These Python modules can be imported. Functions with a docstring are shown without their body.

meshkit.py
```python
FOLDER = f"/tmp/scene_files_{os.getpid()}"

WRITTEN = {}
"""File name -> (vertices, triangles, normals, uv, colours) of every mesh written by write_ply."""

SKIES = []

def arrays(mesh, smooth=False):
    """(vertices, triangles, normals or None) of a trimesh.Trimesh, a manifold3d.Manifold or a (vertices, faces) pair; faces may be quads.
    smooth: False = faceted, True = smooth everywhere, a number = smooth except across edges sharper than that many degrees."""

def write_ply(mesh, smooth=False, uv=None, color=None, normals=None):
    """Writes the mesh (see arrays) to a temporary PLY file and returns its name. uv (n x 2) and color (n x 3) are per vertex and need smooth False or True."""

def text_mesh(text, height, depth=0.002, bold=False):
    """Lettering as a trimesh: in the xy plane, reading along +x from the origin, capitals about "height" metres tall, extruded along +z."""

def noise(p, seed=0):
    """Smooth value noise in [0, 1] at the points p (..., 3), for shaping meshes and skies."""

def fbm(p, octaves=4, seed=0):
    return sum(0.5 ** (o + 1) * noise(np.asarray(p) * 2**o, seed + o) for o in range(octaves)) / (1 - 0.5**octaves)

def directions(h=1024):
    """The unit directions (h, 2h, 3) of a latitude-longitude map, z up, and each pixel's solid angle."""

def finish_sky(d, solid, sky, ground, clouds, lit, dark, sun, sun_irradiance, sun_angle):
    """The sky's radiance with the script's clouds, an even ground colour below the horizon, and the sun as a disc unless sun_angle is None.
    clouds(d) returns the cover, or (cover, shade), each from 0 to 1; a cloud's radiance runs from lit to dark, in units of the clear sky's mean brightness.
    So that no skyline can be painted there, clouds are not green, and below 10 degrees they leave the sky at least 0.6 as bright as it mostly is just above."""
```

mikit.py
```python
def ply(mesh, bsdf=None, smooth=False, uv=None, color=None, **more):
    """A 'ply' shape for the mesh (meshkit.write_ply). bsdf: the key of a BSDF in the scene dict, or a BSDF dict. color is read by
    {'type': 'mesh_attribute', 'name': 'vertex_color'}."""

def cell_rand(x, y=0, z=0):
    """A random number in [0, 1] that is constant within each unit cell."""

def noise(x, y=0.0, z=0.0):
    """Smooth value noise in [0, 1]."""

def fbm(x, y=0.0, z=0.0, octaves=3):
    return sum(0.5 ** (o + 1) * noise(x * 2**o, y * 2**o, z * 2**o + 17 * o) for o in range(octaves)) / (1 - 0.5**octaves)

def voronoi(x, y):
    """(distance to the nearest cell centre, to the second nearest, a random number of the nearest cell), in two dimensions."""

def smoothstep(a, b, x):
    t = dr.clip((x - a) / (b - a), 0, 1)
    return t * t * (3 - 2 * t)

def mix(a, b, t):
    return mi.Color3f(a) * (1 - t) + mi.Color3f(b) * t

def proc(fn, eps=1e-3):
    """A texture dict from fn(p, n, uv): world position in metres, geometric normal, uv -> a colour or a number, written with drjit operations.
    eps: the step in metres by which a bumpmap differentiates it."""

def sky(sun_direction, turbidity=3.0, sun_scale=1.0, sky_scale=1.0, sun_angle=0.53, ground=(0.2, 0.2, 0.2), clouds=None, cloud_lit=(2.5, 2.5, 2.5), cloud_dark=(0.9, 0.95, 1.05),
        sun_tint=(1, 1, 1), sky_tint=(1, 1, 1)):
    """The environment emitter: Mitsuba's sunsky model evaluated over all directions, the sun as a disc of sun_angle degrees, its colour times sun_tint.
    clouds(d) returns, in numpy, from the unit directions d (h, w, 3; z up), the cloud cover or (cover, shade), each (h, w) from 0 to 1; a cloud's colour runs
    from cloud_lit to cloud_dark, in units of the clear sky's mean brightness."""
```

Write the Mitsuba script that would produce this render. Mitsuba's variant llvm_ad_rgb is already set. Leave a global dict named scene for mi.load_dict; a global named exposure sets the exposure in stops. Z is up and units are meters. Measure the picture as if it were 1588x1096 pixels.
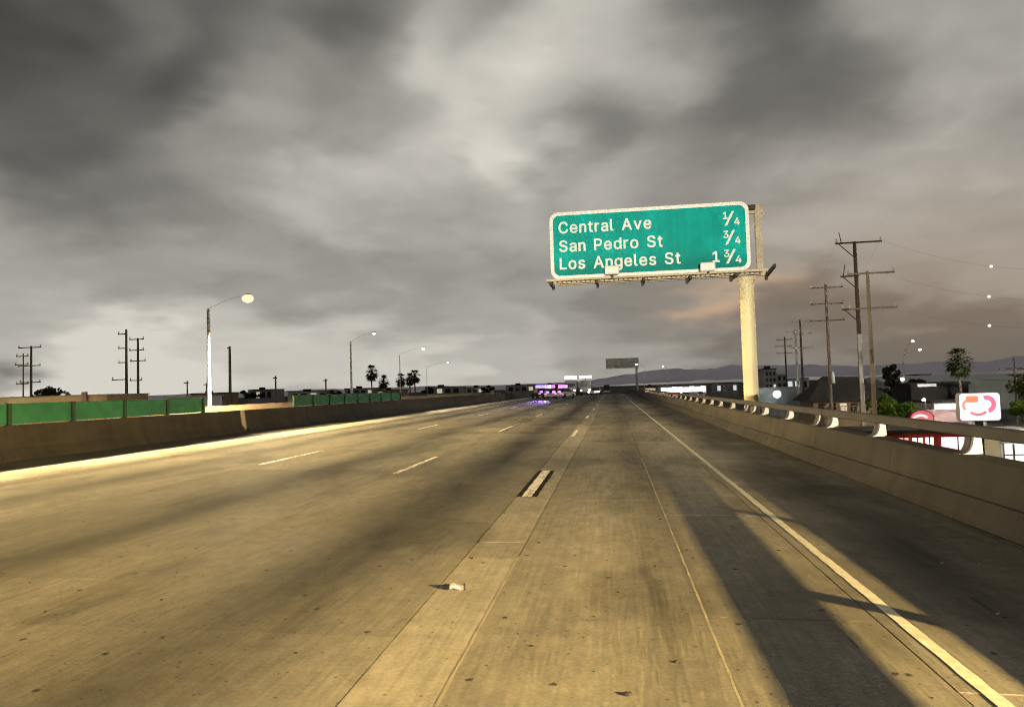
import math, random
import numpy as np, trimesh
import drjit as dr
import mitsuba as mi
import mikit, meshkit
from mikit import proc, ply, noise, fbm, voronoi, cell_rand, smoothstep, mix
from shapely.geometry import Polygon

scene, labels = {}, {}
T = mi.ScalarTransform4f
PI = math.pi

# ------------------------------------------------------------------ camera
YAW, PITCH, ROLL = math.radians(7.6), math.radians(2.72), math.radians(1.7)
EYE = np.array([0, 0, 1.8])
FWD = np.array([-math.sin(YAW) * math.cos(PITCH), math.cos(YAW) * math.cos(PITCH), math.sin(PITCH)])
RGT = np.array([math.cos(YAW), math.sin(YAW), 0])
UP0 = np.cross(RGT, FWD)
UPV = UP0 * math.cos(ROLL) + RGT * math.sin(ROLL)
scene['camera'] = {'type': 'perspective', 'fov_axis': 'x', 'fov': math.degrees(2 * math.atan(794 / 1150)), 'near_clip': 0.05, 'far_clip': 20000.0,
                   'to_world': T().look_at(origin=EYE.tolist(), target=(EYE + FWD).tolist(), up=UPV.tolist())}

# ------------------------------------------------------------------ night sky: city-lit cloud deck, no sun
# (azimuth to the right of the road, elevation, radiance) of the broad cloud masses
CLOUDS = [(-40.6, 23.2, 0.021), (-36.8, 23.5, 0.151), (-29.4, 24.8, 0.073), (-31.6, 22.3, 0.027), (-25.8, 23.4, 0.238), (-25.4, 19.2, 0.27), (-16.6, 26.5, 0.067), (-12.1, 26.6, 0.422), (-10.7, 24.5, 0.508), (-6.7, 22.7, 0.558), (-3.5, 25.6, 0.522), (-36.8, 18.0, 0.093), (-32.9, 14.2, 0.177), (-26.4, 15.6, 0.219), (-20.2, 20.8, 0.13), (-18.8, 17.7, 0.399), (-16.8, 21.8, 0.295), (-12.9, 17.3, 0.467), (-21.8, 14.4, 0.377), (-38.7, 12.4, 0.137), (-40.2, 9.4, 0.314), (-30.8, 9.9, 0.279), (-17.0, 13.6, 0.349), (-9.4, 14.9, 0.339), (-6.8, 19.1, 0.609), (-2.7, 19.6, 0.13), (1.3, 19.3, 0.164), (3.4, 23.3, 0.425), (10.7, 25.8, 0.047), (7.4, 25.0, 0.169), (12.3, 21.0, 0.098), (15.0, 21.4, 0.07), (17.2, 23.0, 0.283), (21.3, 22.6, 0.287), (24.9, 19.8, 0.337), (21.0, 17.4, 0.424), (8.0, 18.3, 0.124), (14.9, 19.7, 0.144), (16.8, 16.4, 0.166), (24.7, 15.9, 0.22), (3.1, 16.2, 0.343), (7.9, 15.8, 0.256), (16.7, 13.0, 0.361), (22.6, 10.9, 0.408), (26.2, 11.5, 0.275), (18.6, 10.5, 0.321), (24.3, 8.3, 0.267), (20.5, 7.2, 0.239), (16.3, 4.9, 0.082), (24.1, 4.3, 0.094), (24.0, 1.8, 0.104), (11.9, 4.3, 0.117), (2.7, 5.7, 0.174), (-2.3, 3.9, 0.282), (-12.2, 5.2, 0.317), (-17.1, 6.8, 0.277), (-24.2, 8.2, 0.267), (-21.0, 3.9, 0.488), (-35.0, 2.7, 0.653), (-39.5, 5.2, 0.395), (-40.5, 7.7, 0.323), (-7.3, 2.1, 0.413), (2.5, 1.8, 0.32), (-28.7, 4.5, 0.497), (-15.2, 2.3, 0.516), (7.5, 6.9, 0.255), (6.3, 1.6, 0.141), (14.0, 1.3, 0.182), (27.3, 6.5, 0.284), (-8.5, 27.4, 0.117), (0.1, 26.6, 0.39),
          (-48, 5, 0.4), (-47, 12, 0.3), (-48, 21, 0.07), (35, 6, 0.27), (35, 14, 0.3), (34, 22, 0.28), (0, 33, 0.3), (-22, 33, 0.16), (20, 33, 0.2), (-4, 8, 0.27), (-2, 10.5, 0.3)]
SKY_UNIT, LIT, DARK = 0.2225, 0.70, 0.02


def clouds(d):
    az = np.degrees(np.arctan2(d[..., 0], d[..., 1]))
    el = np.degrees(np.arcsin(np.clip(d[..., 2], -1, 1)))
    zz = np.maximum(d[..., 2], 0) + 0.20
    p = np.stack([d[..., 0] / zz * 2.1, d[..., 1] / zz * 2.1, zz * 0 + 0.7], -1)
    w1, w2 = meshkit.fbm(p * 1.3 + 3.1, 5, 4) - 0.5, meshkit.fbm(p * 1.3 + 11.7, 5, 9) - 0.5
    wa, we = az + w1 * 13, el + w2 * 7
    num, den = 0.006 * 0.07 + 0 * az, 0.006 + 0 * az
    for a, e, v in CLOUDS:
        s = 2.5 + 0.03 * e
        k = np.exp(-((np.abs((wa - a + 180) % 360 - 180) / (s * 1.25)) ** 2 + ((we - e) / (s * 0.8)) ** 2))
        num, den = num + k * v, den + k
    v = num / den
    detail = meshkit.fbm(p * 2.0 + w1[..., None] * 1.5, 4, 21) - 0.5
    streak = meshkit.fbm(p * np.array([0.8, 1.7, 1]) + w2[..., None] * 2, 3, 33) - 0.5
    soft = np.clip(0.12 + el / 14, 0.12, 1.2)   # low clouds are far away and blur into haze
    v = 1.19 * v * (1 + soft * (0.58 * detail + 0.38 * streak)) + 0.02
    shade = (LIT - v) / (LIT - DARK)
    warm = np.exp(-((az - 24) / 16.0) ** 2) * np.exp(-((el - 9) / 7.0) ** 2)
    peach = np.exp(-((wa - 8.5) / 3.6) ** 2 - ((we - 6.6) / 1.3) ** 2)
    return np.clip(1 - 0.22 * warm - 0.55 * peach, 0, 1), shade


scene['sky_light'] = mikit.sky([0.2, -1.0, 0.3], turbidity=3, sun_scale=0.0, sky_scale=1.0, clouds=clouds, ground=(0.06, 0.055, 0.05),
                               cloud_lit=[LIT / SKY_UNIT * c for c in (1.0, 0.955, 0.855)], cloud_dark=[DARK / SKY_UNIT * c for c in (1.05, 1.0, 1.0)], sky_tint=(7.0, 3.2, 1.7))
scene['sky_light']['sampling_weight'] = 5.0   # which lights are sampled how often; no effect on brightness
exposure = 0.0
SODIUM = np.array([1.0, 0.68, 0.22])

# ------------------------------------------------------------------ materials


def prin(key, color, rough=0.7, two=False, bump=None, bscale=0.004, **kw):
    c = color if isinstance(color, dict) else {'type': 'rgb', 'value': list(color)}
    b = {'type': 'principled', 'base_color': c, 'roughness': rough, 'specular': kw.pop('specular', 0.4), **kw}
    if bump is not None:
        b = {'type': 'bumpmap', 'arbitrary': proc(bump, 2e-3), 'scale': bscale, 'bsdf': b}
    if two:
        b = {'type': 'twosided', 'bsdf': b}
    scene[key] = b


STRIPS = [-15.5, -12.03, -8.43, -4.6, -1.62, -1.05, 0.66, 1.93, 4.40]
BANDS = [(-11.9, 0.25, 0.45), (-10.2, 0.55, 0.6), (-6.5, 0.65, 0.6), (-2.9, 0.7, 0.72), (0.35, 0.5, 0.38)]


def f_pavement(p, n, uv):
    x, y = p.x, p.y
    base = 0.175 + 0.13 * (fbm(x * 0.7, y * 0.16, 2.0, 4) - 0.5)
    # tone of each slab
    s = mi.Float(0)
    for e in STRIPS[1:-1]:
        s = dr.select(x > e, s + 1, s)
    slab = cell_rand(s, dr.floor((y + s * 1.3) / 4.6), 5)
    base = base * (0.88 + 0.24 * slab)
    base = dr.select((x > -1.62) & (x < -1.05), base * dr.select(y < 7.8, 1.55, 1.3), base)
    # oil and rubber down the lane centres; shoulders carry painted light and shade
    wob = (noise(y * 0.07, 3.3) - 0.5) * 0.5
    for c, w, a in BANDS:
        q = (x + wob - c) / w
        base = base * (1 - a * dr.exp(-q * q) * (0.55 + 0.75 * fbm(x * 1.5, y * 0.22, 8.0, 3)))
    base = base * (1 + 1.9 * smoothstep(-12.1, -12.8, x + 0.3 * (noise(y * 0.3, 6.0) - 0.5)))  # pale left shoulder; part of the lamplight is put into its colour
    base = base * (1 - 0.87 * smoothstep(-13.5, -13.9, x + 0.25 * (noise(y * 0.25, 2.0) - 0.5)))  # shade along the median barrier foot, painted into the pavement
    base = base * (1 - smoothstep(2.3, 3.3, x + 0.5 * (noise(y * 0.6, 2.0) - 0.5)) * (0.80 - 0.35 * fbm(x * 2.0, y * 0.5, 4.0, 3)))  # right shoulder painted darker to deepen the barrier's shadow
    base = base * (1 - 0.30 * smoothstep(0.52, 0.72, fbm(x * 1.1 + 3, y * 0.45, 1.0, 4)))
    # longitudinal tining, aggregate, grime
    base = base * (0.90 + 0.20 * noise(x * 42, y * 1.1, 1.0))
    base = base * (0.78 + 0.44 * noise(x * 70, y * 70, 0.5))
    base = base * (0.80 + 0.40 * fbm(x * 9, y * 6, 7.0, 3))
    # tar and gum spots
    d1, d2, r = voronoi(x * 2.3, y * 2.3)
    spot = 1 - smoothstep(0.03, 0.075, d1 + 0.05 * (noise(x * 60, y * 60, 3.0) - 0.5))
    base = base * (1 - 0.75 * spot * dr.select(r > 0.80, 1.0, 0.0))
    d3, d4, r2 = voronoi(x * 8.0 + 5, y * 8.0)
    spot2 = 1 - smoothstep(0.06, 0.13, d3)
    base = base * (1 - 0.5 * spot2 * dr.select(r2 > 0.86, 1.0, 0.0))
    # short skid and scuff marks
    sk = smoothstep(0.62, 0.95, noise(x * 3.2, y * 0.35, 9.0)) * smoothstep(0.35, 0.8, noise(x * 14, y * 1.2, 2.0))
    base = base * (1 - 0.25 * sk)
    tint = mix([1.0, 0.93, 0.80], [1.0, 0.95, 0.86], fbm(x * 0.5, y * 0.3, 5.0, 2))
    return tint * base


def f_pavement_rough(p, n, uv):
    return 0.66 + 0.2 * fbm(p.x * 3, p.y * 0.8, 3.0, 3)


def f_pave_bump(p, n, uv):
    return 0.6 * noise(p.x * 110, p.y * 110, 0.0) + 1.0 * noise(p.x * 45, p.y * 4.0, 2.0)


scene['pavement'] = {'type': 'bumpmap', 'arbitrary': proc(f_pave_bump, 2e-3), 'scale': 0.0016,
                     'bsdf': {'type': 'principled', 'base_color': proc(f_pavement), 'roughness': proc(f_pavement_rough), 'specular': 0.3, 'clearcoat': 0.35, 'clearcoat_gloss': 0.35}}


def f_barrier(p, n, uv):
    s = fbm(p.y * 0.35, p.x * 0.4, p.z * 1.2, 4)
    drip = fbm(p.y * 3.0, p.z * 0.35, 3.0, 3)
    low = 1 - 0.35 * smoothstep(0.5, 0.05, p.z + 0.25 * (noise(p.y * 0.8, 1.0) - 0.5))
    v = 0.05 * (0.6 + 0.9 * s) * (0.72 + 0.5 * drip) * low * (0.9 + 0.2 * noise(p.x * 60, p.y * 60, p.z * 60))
    return mi.Color3f(1.0, 0.86, 0.66) * v


prin('barrier_concrete', proc(f_barrier), 0.85, bump=lambda p, n, uv: fbm(p.x * 20, p.y * 14, p.z * 20, 3), bscale=0.006)


def tone(c, amt=0.35, f=3.0, zf=None, octaves=4):
    c = np.array(c, float)
    zf = f if zf is None else zf
    return proc(lambda p, n, uv: mi.Color3f(*c.tolist()) * (1 - amt * 0.5 + amt * fbm(p.x * f, p.y * f, p.z * zf, octaves)))


prin('joint_base', (0.03, 0.027, 0.022), 0.9)
prin('joint_sealant', tone((0.26, 0.235, 0.18), 0.7, 6.0), 0.7)


def f_paint(p, n, uv):
    wear = 0.8 * smoothstep(0.55, 0.80, fbm(p.x * 18, p.y * 5, 1.0, 4) + 0.12 * noise(p.x * 80, p.y * 80, 2.0))
    return mix([0.74, 0.71, 0.64], [0.26, 0.23, 0.18], wear)


prin('road_paint', proc(f_paint), 0.5)
prin('edge_paint', tone((0.50, 0.48, 0.42), 0.7, 14.0), 0.6)
prin('black_paint', tone((0.018, 0.017, 0.015), 0.8, 9.0), 0.9, specular=0.05)
prin('rail_steel', tone((0.055, 0.048, 0.038), 0.8, 4.0), 0.6)
prin('post_steel', tone((0.66, 0.60, 0.50), 0.4, 3.0, None, 2), 0.55)
prin('flange_steel', tone((0.07, 0.06, 0.05), 0.6, 6.0), 0.6)
prin('pole_paint', tone((0.72, 0.64, 0.40), 0.5, 1.6, 0.5, 2), 0.55)
prin('frame_steel', tone((0.42, 0.36, 0.27), 0.7, 1.4, None, 2), 0.55, metallic=0.2)
prin('dark_steel', tone((0.035, 0.03, 0.026), 0.6, 5.0), 0.6)
prin('white_steel', tone((0.85, 0.84, 0.80), 0.2, 0.4, None, 1), 0.5)
prin('lamp_steel', tone((0.60, 0.58, 0.54), 0.3, 0.4, None, 1), 0.5)


def f_sign(p, n, uv):
    px = cell_rand(dr.floor((p.x + 2.4) / 1.375), 2.0, 0.0)
    stain = fbm(p.x * 1.1, p.z * 1.4, 4.0, 4)
    drip = fbm(p.x * 7.0, p.z * 0.5, 2.0, 3)
    v = (0.88 + 0.2 * px) * (0.78 + 0.42 * stain) * (0.9 + 0.2 * drip)
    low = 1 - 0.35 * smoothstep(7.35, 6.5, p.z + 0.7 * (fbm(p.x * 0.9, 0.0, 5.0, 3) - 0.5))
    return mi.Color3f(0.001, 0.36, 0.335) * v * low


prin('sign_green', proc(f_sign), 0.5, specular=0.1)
prin('sign_white', tone((0.78, 0.82, 0.79), 0.2, 0.7, None, 2), 0.5)
prin('sign_back', tone((0.25, 0.25, 0.24), 0.3, 0.4, None, 1), 0.5)
prin('wood', tone((0.13, 0.10, 0.075), 0.6, 0.5, 0.4, 1), 0.85)
prin('wood_pale', tone((0.42, 0.35, 0.26), 0.5, 0.5, 0.4, 1), 0.85)
prin('wood_red', tone((0.27, 0.20, 0.16), 0.5, 0.5, 0.4, 1), 0.85)
prin('grey_paint', tone((0.5, 0.5, 0.48), 0.4, 1.0), 0.6)
prin('insulator', (0.85, 0.85, 0.82), 0.3)
prin('wire', (0.25, 0.24, 0.23), 0.6)
prin('panel_green', tone((0.020, 0.15, 0.060), 0.8, 2.2), 0.6)
prin('panel_post', tone((0.02, 0.05, 0.02), 0.5, 5.0), 0.6)


def f_ground(p, n, uv):
    v = 0.05 * (0.6 + 0.8 * fbm(p.x * 0.05, p.y * 0.05, 1.0, 4))
    return mi.Color3f(1.0, 0.93, 0.84) * v


prin('city_ground', proc(f_ground), 0.9)
prin('asphalt', tone((0.06, 0.055, 0.05), 0.6, 0.5), 0.8)
prin('hill_hazed', proc(lambda p, n, uv: mi.Color3f(0.66, 0.63, 0.74) * (0.8 + 0.4 * fbm(p.x * 0.004, p.y * 0.004, p.z * 0.02, 4))), 0.95)  # pale violet base colour stands in for distant haze
prin('tan_stucco', tone((0.42, 0.31, 0.19), 0.35, 0.4), 0.9)
prin('grey_stucco', tone((0.34, 0.33, 0.34), 0.35, 0.4), 0.9)
prin('white_stucco', tone((0.62, 0.62, 0.60), 0.3, 0.4), 0.9)
prin('dark_roof', tone((0.035, 0.033, 0.031), 0.5, 0.6), 0.9)
prin('pale_roof', tone((0.42, 0.45, 0.45), 0.3, 0.3), 0.8)
prin('red_paint', tone((0.35, 0.03, 0.03), 0.3, 1.0), 0.6)
prin('dark_glass', (0.02, 0.022, 0.026), 0.15)
prin('rubber', (0.02, 0.02, 0.02), 0.8)
prin('car_dark', (0.03, 0.03, 0.035), 0.3, clearcoat=0.5)
prin('car_white', (0.6, 0.6, 0.6), 0.3, clearcoat=0.5)
prin('car_silver', (0.35, 0.36, 0.38), 0.3, clearcoat=0.5)
prin('engine_red', (0.32, 0.03, 0.025), 0.35, clearcoat=0.5)
prin('aluminium', tone((0.8, 0.78, 0.74), 0.2, 30.0), 0.3, metallic=0.8)
prin('litter_dark', (0.025, 0.02, 0.015), 0.8)
prin('litter_white', tone((0.36, 0.34, 0.30), 0.8, 50.0), 0.35, metallic=0.5)


def leaf(key, c, t=0.5):
    scene[key] = {'type': 'principledthin', 'base_color': tone(c, 0.9, 1.3), 'roughness': 0.6, 'diff_trans': t}


leaf('leaf_dark', (0.03, 0.036, 0.018))
leaf('leaf_green', (0.10, 0.17, 0.025), 0.8)
leaf('leaf_olive', (0.075, 0.09, 0.03), 0.7)
leaf('leaf_palm', (0.07, 0.085, 0.035), 0.6)


def glow(c, s, weight=0.02):
    return {'type': 'area', 'sampling_weight': float(weight), 'radiance': {'type': 'rgb', 'value': [float(v) * s for v in c]}}


prin('lens_body', (0.8, 0.8, 0.8), 0.5)

# ------------------------------------------------------------------ helpers
MB = trimesh.util.concatenate


def box(x0, x1, y0, y1, z0, z1):
    m = trimesh.creation.box(extents=(abs(x1 - x0), abs(y1 - y0), abs(z1 - z0)))
    m.apply_translation(((x0 + x1) / 2, (y0 + y1) / 2, (z0 + z1) / 2))
    return m


def rbox(x0, x1, y0, y1, z0, z1, r):
    """a box with all edges chamfered by r"""
    import manifold3d as m3
    pts = []
    for sx in (0, 1):
        for sy in (0, 1):
            for sz in (0, 1):
                c = [x1 if sx else x0, y1 if sy else y0, z1 if sz else z0]
                i = [c[0] + (-r if sx else r), c[1] + (-r if sy else r), c[2] + (-r if sz else r)]
                pts += [[c[0], i[1], i[2]], [i[0], c[1], i[2]], [i[0], i[1], c[2]]]
    return trimesh.convex.convex_hull(np.array(pts))


def tube(p0, p1, r0, r1=None, n=12):
    p0, p1 = np.array(p0, float), np.array(p1, float)
    r1 = r0 if r1 is None else r1
    z = (p1 - p0) / np.linalg.norm(p1 - p0)
    x = np.cross(z, [0, 0, 1] if abs(z[2]) < 0.9 else [1, 0, 0]); x /= np.linalg.norm(x)
    y = np.cross(z, x)
    a = np.arange(n) / n * 2 * PI
    ring = np.cos(a)[:, None] * x + np.sin(a)[:, None] * y
    v = np.vstack([p0 + ring * r0, p1 + ring * r1, [p0], [p1]])
    i = np.arange(n); j = (i + 1) % n
    f = np.vstack([np.stack([i, j, j + n], 1), np.stack([i, j + n, i + n], 1), np.stack([j, i, i * 0 + 2 * n], 1), np.stack([i + n, j + n, i * 0 + 2 * n + 1], 1)])
    return trimesh.Trimesh(v, f, process=False)


def path_tube(pts, radii, n=10):
    return MB([tube(pts[i], pts[i + 1], radii[i], radii[i + 1], n) for i in range(len(pts) - 1)])


def beam(p0, p1, w, h):
    """rectangular bar from p0 to p1: w sideways, h upwards"""
    p0, p1 = np.array(p0, float), np.array(p1, float)
    L = np.linalg.norm(p1 - p0)
    z = (p1 - p0) / L
    x = np.cross(z, [0, 0, 1] if abs(z[2]) < 0.9 else [0, 1, 0]); x /= np.linalg.norm(x)
    y = np.cross(x, z)
    m = trimesh.creation.box(extents=(w, h, L))
    M = np.eye(4); M[:3, 0], M[:3, 1], M[:3, 2], M[:3, 3] = x, y, z, (p0 + p1) / 2
    if np.linalg.det(M[:3, :3]) < 0:
        M[:3, 0] *= -1
    m.apply_transform(M)
    return m


def ball(c, r, sub=2):
    m = trimesh.creation.icosphere(subdivisions=sub, radius=1.0)
    m.apply_scale(r if np.ndim(r) else [r] * 3)
    m.apply_translation(c)
    return m


def gz(x, y):
    """height of the freeway surface: 2 % cross fall to the right of the median, crest far ahead"""
    y = np.asarray(y, float)
    x = np.asarray(x, float)
    cross = np.where(x > -15.9, -0.02 * x, 0.318 + 0.02 * (x + 15.9))
    return cross - np.maximum(0, y - 150) ** 2 / 9000.0


def extrude_y(profile, ys, closed=True, cap=True):
    """profile: list of (x, height above the road at the profile's first x) swept along y over the freeway's surface"""
    pr = np.array(profile, float)
    k, m = len(pr), len(ys)
    x0 = pr[0, 0]
    v = np.concatenate([np.stack([pr[:, 0], np.full(k, y), pr[:, 1] + gz(x0, y)], 1) for y in ys])
    f = []
    for a in range(m - 1):
        for b in range(k if closed else k - 1):
            c = (b + 1) % k
            f += [[a * k + b, a * k + c, (a + 1) * k + c], [a * k + b, (a + 1) * k + c, (a + 1) * k + b]]
    mesh = trimesh.Trimesh(v, f, process=False)
    if closed and cap:
        tri = trimesh.creation.triangulate_polygon(Polygon(pr), engine='earcut')
        tv, tf = tri
        order = [int(np.argmin(((pr - q) ** 2).sum(1))) for q in tv]
        tf = np.array(order)[tf]
        end = np.vstack([tf, tf[:, ::-1] + (m - 1) * k])
        mesh = trimesh.Trimesh(v, np.vstack([f, end]), process=False)
    mesh.fix_normals()
    return mesh


def frange(a, b, s):
    return list(np.arange(a, b - 1e-6, s)) + [b]


def uniq(key):
    if key not in scene and key not in labels and not any(k.startswith(key + '__') for k in scene):
        return key
    i = 1
    while True:
        k = f'{key}_{i:03d}'
        if k not in scene and k not in labels and not any(q.startswith(k + '__') for q in scene):
            return k
        i += 1


COUNT = {}


def part(parent, name, mesh, mat, smooth=False, emit=None, label=None, kind=None):
    full = f'{parent}__{name}'
    n = COUNT.get(full, 0); COUNT[full] = n + 1
    key = full if n == 0 else f'{full}_{n:03d}'
    more = {'emitter': emit} if emit else {}
    scene[key] = ply(mesh, mat, smooth=smooth, **more)
    if label or kind:
        labels[key] = {}
        if label: labels[key]['label'] = label
        if kind: labels[key]['kind'] = kind
    return key


def thing(name, label, cat, group=None):
    key = uniq(name)
    labels[key] = {'label': label, 'category': cat}
    if group: labels[key]['group'] = group
    return key


def single(name, mesh, mat, label, cat, group=None, smooth=False, emit=None, kind=None):
    key = uniq(name)
    scene[key] = ply(mesh, mat, smooth=smooth, **({'emitter': emit} if emit else {}))
    labels[key] = {'label': label, 'category': cat}
    if group: labels[key]['group'] = group
    if kind: labels[key]['kind'] = kind
    return key


def struct(name, mesh, mat, label, cat, smooth=False):
    scene[name] = ply(mesh, mat, smooth=smooth)
    labels[name] = {'label': label, 'category': cat, 'kind': 'structure'}
    return name


# ------------------------------------------------------------------ ground and hills
GROUND = -6.0
R = 9000
rings = [0, 60, 150, 400, 1000, 3000, R]
gv, gf = [[0, 0, GROUND]], []
N = 48
for r in rings[1:]:
    for i in range(N):
        gv.append([r * math.cos(2 * PI * i / N), r * math.sin(2 * PI * i / N), GROUND])
for i in range(N):
    gf.append([0, 1 + i, 1 + (i + 1) % N])
for k in range(len(rings) - 2):
    for i in range(N):
        a, b = 1 + k * N + i, 1 + k * N + (i + 1) % N
        gf += [[a, a + N, b + N], [a, b + N, b]]
struct('ground', trimesh.Trimesh(gv, gf), 'city_ground', 'dark low city ground beside and beyond the raised freeway', 'ground')


def hills(name, az0, az1, dist, peaks, seed, label):
    az = np.radians(np.arange(az0, az1, 0.25))
    rows = []
    for j, t in enumerate(np.linspace(0, 1, 7)):
        d = dist * (1 + 0.5 * t)
        prof = np.interp(np.degrees(az), [p[0] for p in peaks], [p[1] for p in peaks])
        rough = meshkit.fbm(np.stack([np.degrees(az) * 0.45, az * 0 + j * 0.7, az * 0], -1), 5, seed) - 0.5
        up = np.tan(np.radians(np.maximum(prof + rough * 0.7 * np.minimum(prof, 1.3), 0.02))) * d * math.sin(PI * min(1, 0.1 + t * 0.62)) ** 1.0
        rows.append(np.stack([np.sin(az) * d, np.cos(az) * d, up + 1.8 - (12 if t == 0 else 0)], 1))
    v = np.concatenate(rows); k = len(az); f = []
    for j in range(6):
        for i in range(k - 1):
            a = j * k + i
            f += [[a, a + 1, a + k + 1], [a, a + k + 1, a + k]]
    m = trimesh.Trimesh(v, f, process=False)
    struct(name, m, 'hill_hazed', label, 'hills', smooth=True)


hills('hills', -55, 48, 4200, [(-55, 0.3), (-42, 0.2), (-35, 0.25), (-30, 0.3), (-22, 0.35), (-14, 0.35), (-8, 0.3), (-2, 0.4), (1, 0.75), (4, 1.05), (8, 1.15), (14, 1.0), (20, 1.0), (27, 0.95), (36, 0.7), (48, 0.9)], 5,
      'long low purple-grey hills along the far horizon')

# ------------------------------------------------------------------ freeway deck, slabs, markings
YS = frange(-14, 150, 4) + frange(158, 420, 8)
deck_prof = [(-15.9, -0.03), (5.15, -0.03 - 0.02 * (5.15 + 15.9)), (5.15, -6.6), (-15.9, -6.6)]
deck = extrude_y(deck_prof, YS)
struct('freeway', deck, 'joint_base', 'wide raised concrete freeway with four empty lanes and worn wheel tracks', 'freeway')
rng = random.Random(7)


def slab(x0, x1, ys, lift=0.0):
    top = [[x, y, float(gz(x, y)) + lift] for y in ys for x in (x0, x1)]
    low = [[x, y, z - 0.022] for x, y, z in top]
    v = np.array(top + low); n = len(top); f = []
    for a in range(len(ys) - 1):
        i = 2 * a
        f += [[i, i + 1, i + 3], [i, i + 3, i + 2]]
        f += [[i, i + 2, n + i + 2], [i, n + i + 2, n + i], [i + 1, n + i + 1, n + i + 3], [i + 1, n + i + 3, i + 3]]
    f += [[0, n, n + 1], [0, n + 1, 1]]
    m = len(ys) * 2 - 2
    f += [[m, m + 1, n + m + 1], [m, n + m + 1, n + m]]
    return trimesh.Trimesh(v, f, process=False)


for s in range(len(STRIPS) - 1):
    x0, x1 = STRIPS[s] + 0.006, STRIPS[s + 1] - 0.006
    j0 = -10.6 - s * 1.3 % 4.6
    ys = [y for y in np.arange(j0 - (j0 + s * 1.3) % 4.6, 38, 4.6)]
    for a, b in zip(ys[:-1], ys[1:]):
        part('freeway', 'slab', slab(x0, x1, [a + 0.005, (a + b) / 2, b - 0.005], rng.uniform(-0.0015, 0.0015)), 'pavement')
    part('freeway', 'slab', slab(x0, x1, [ys[-1] + 0.005] + [y for y in YS if y > ys[-1] + 1]), 'pavement')


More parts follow.
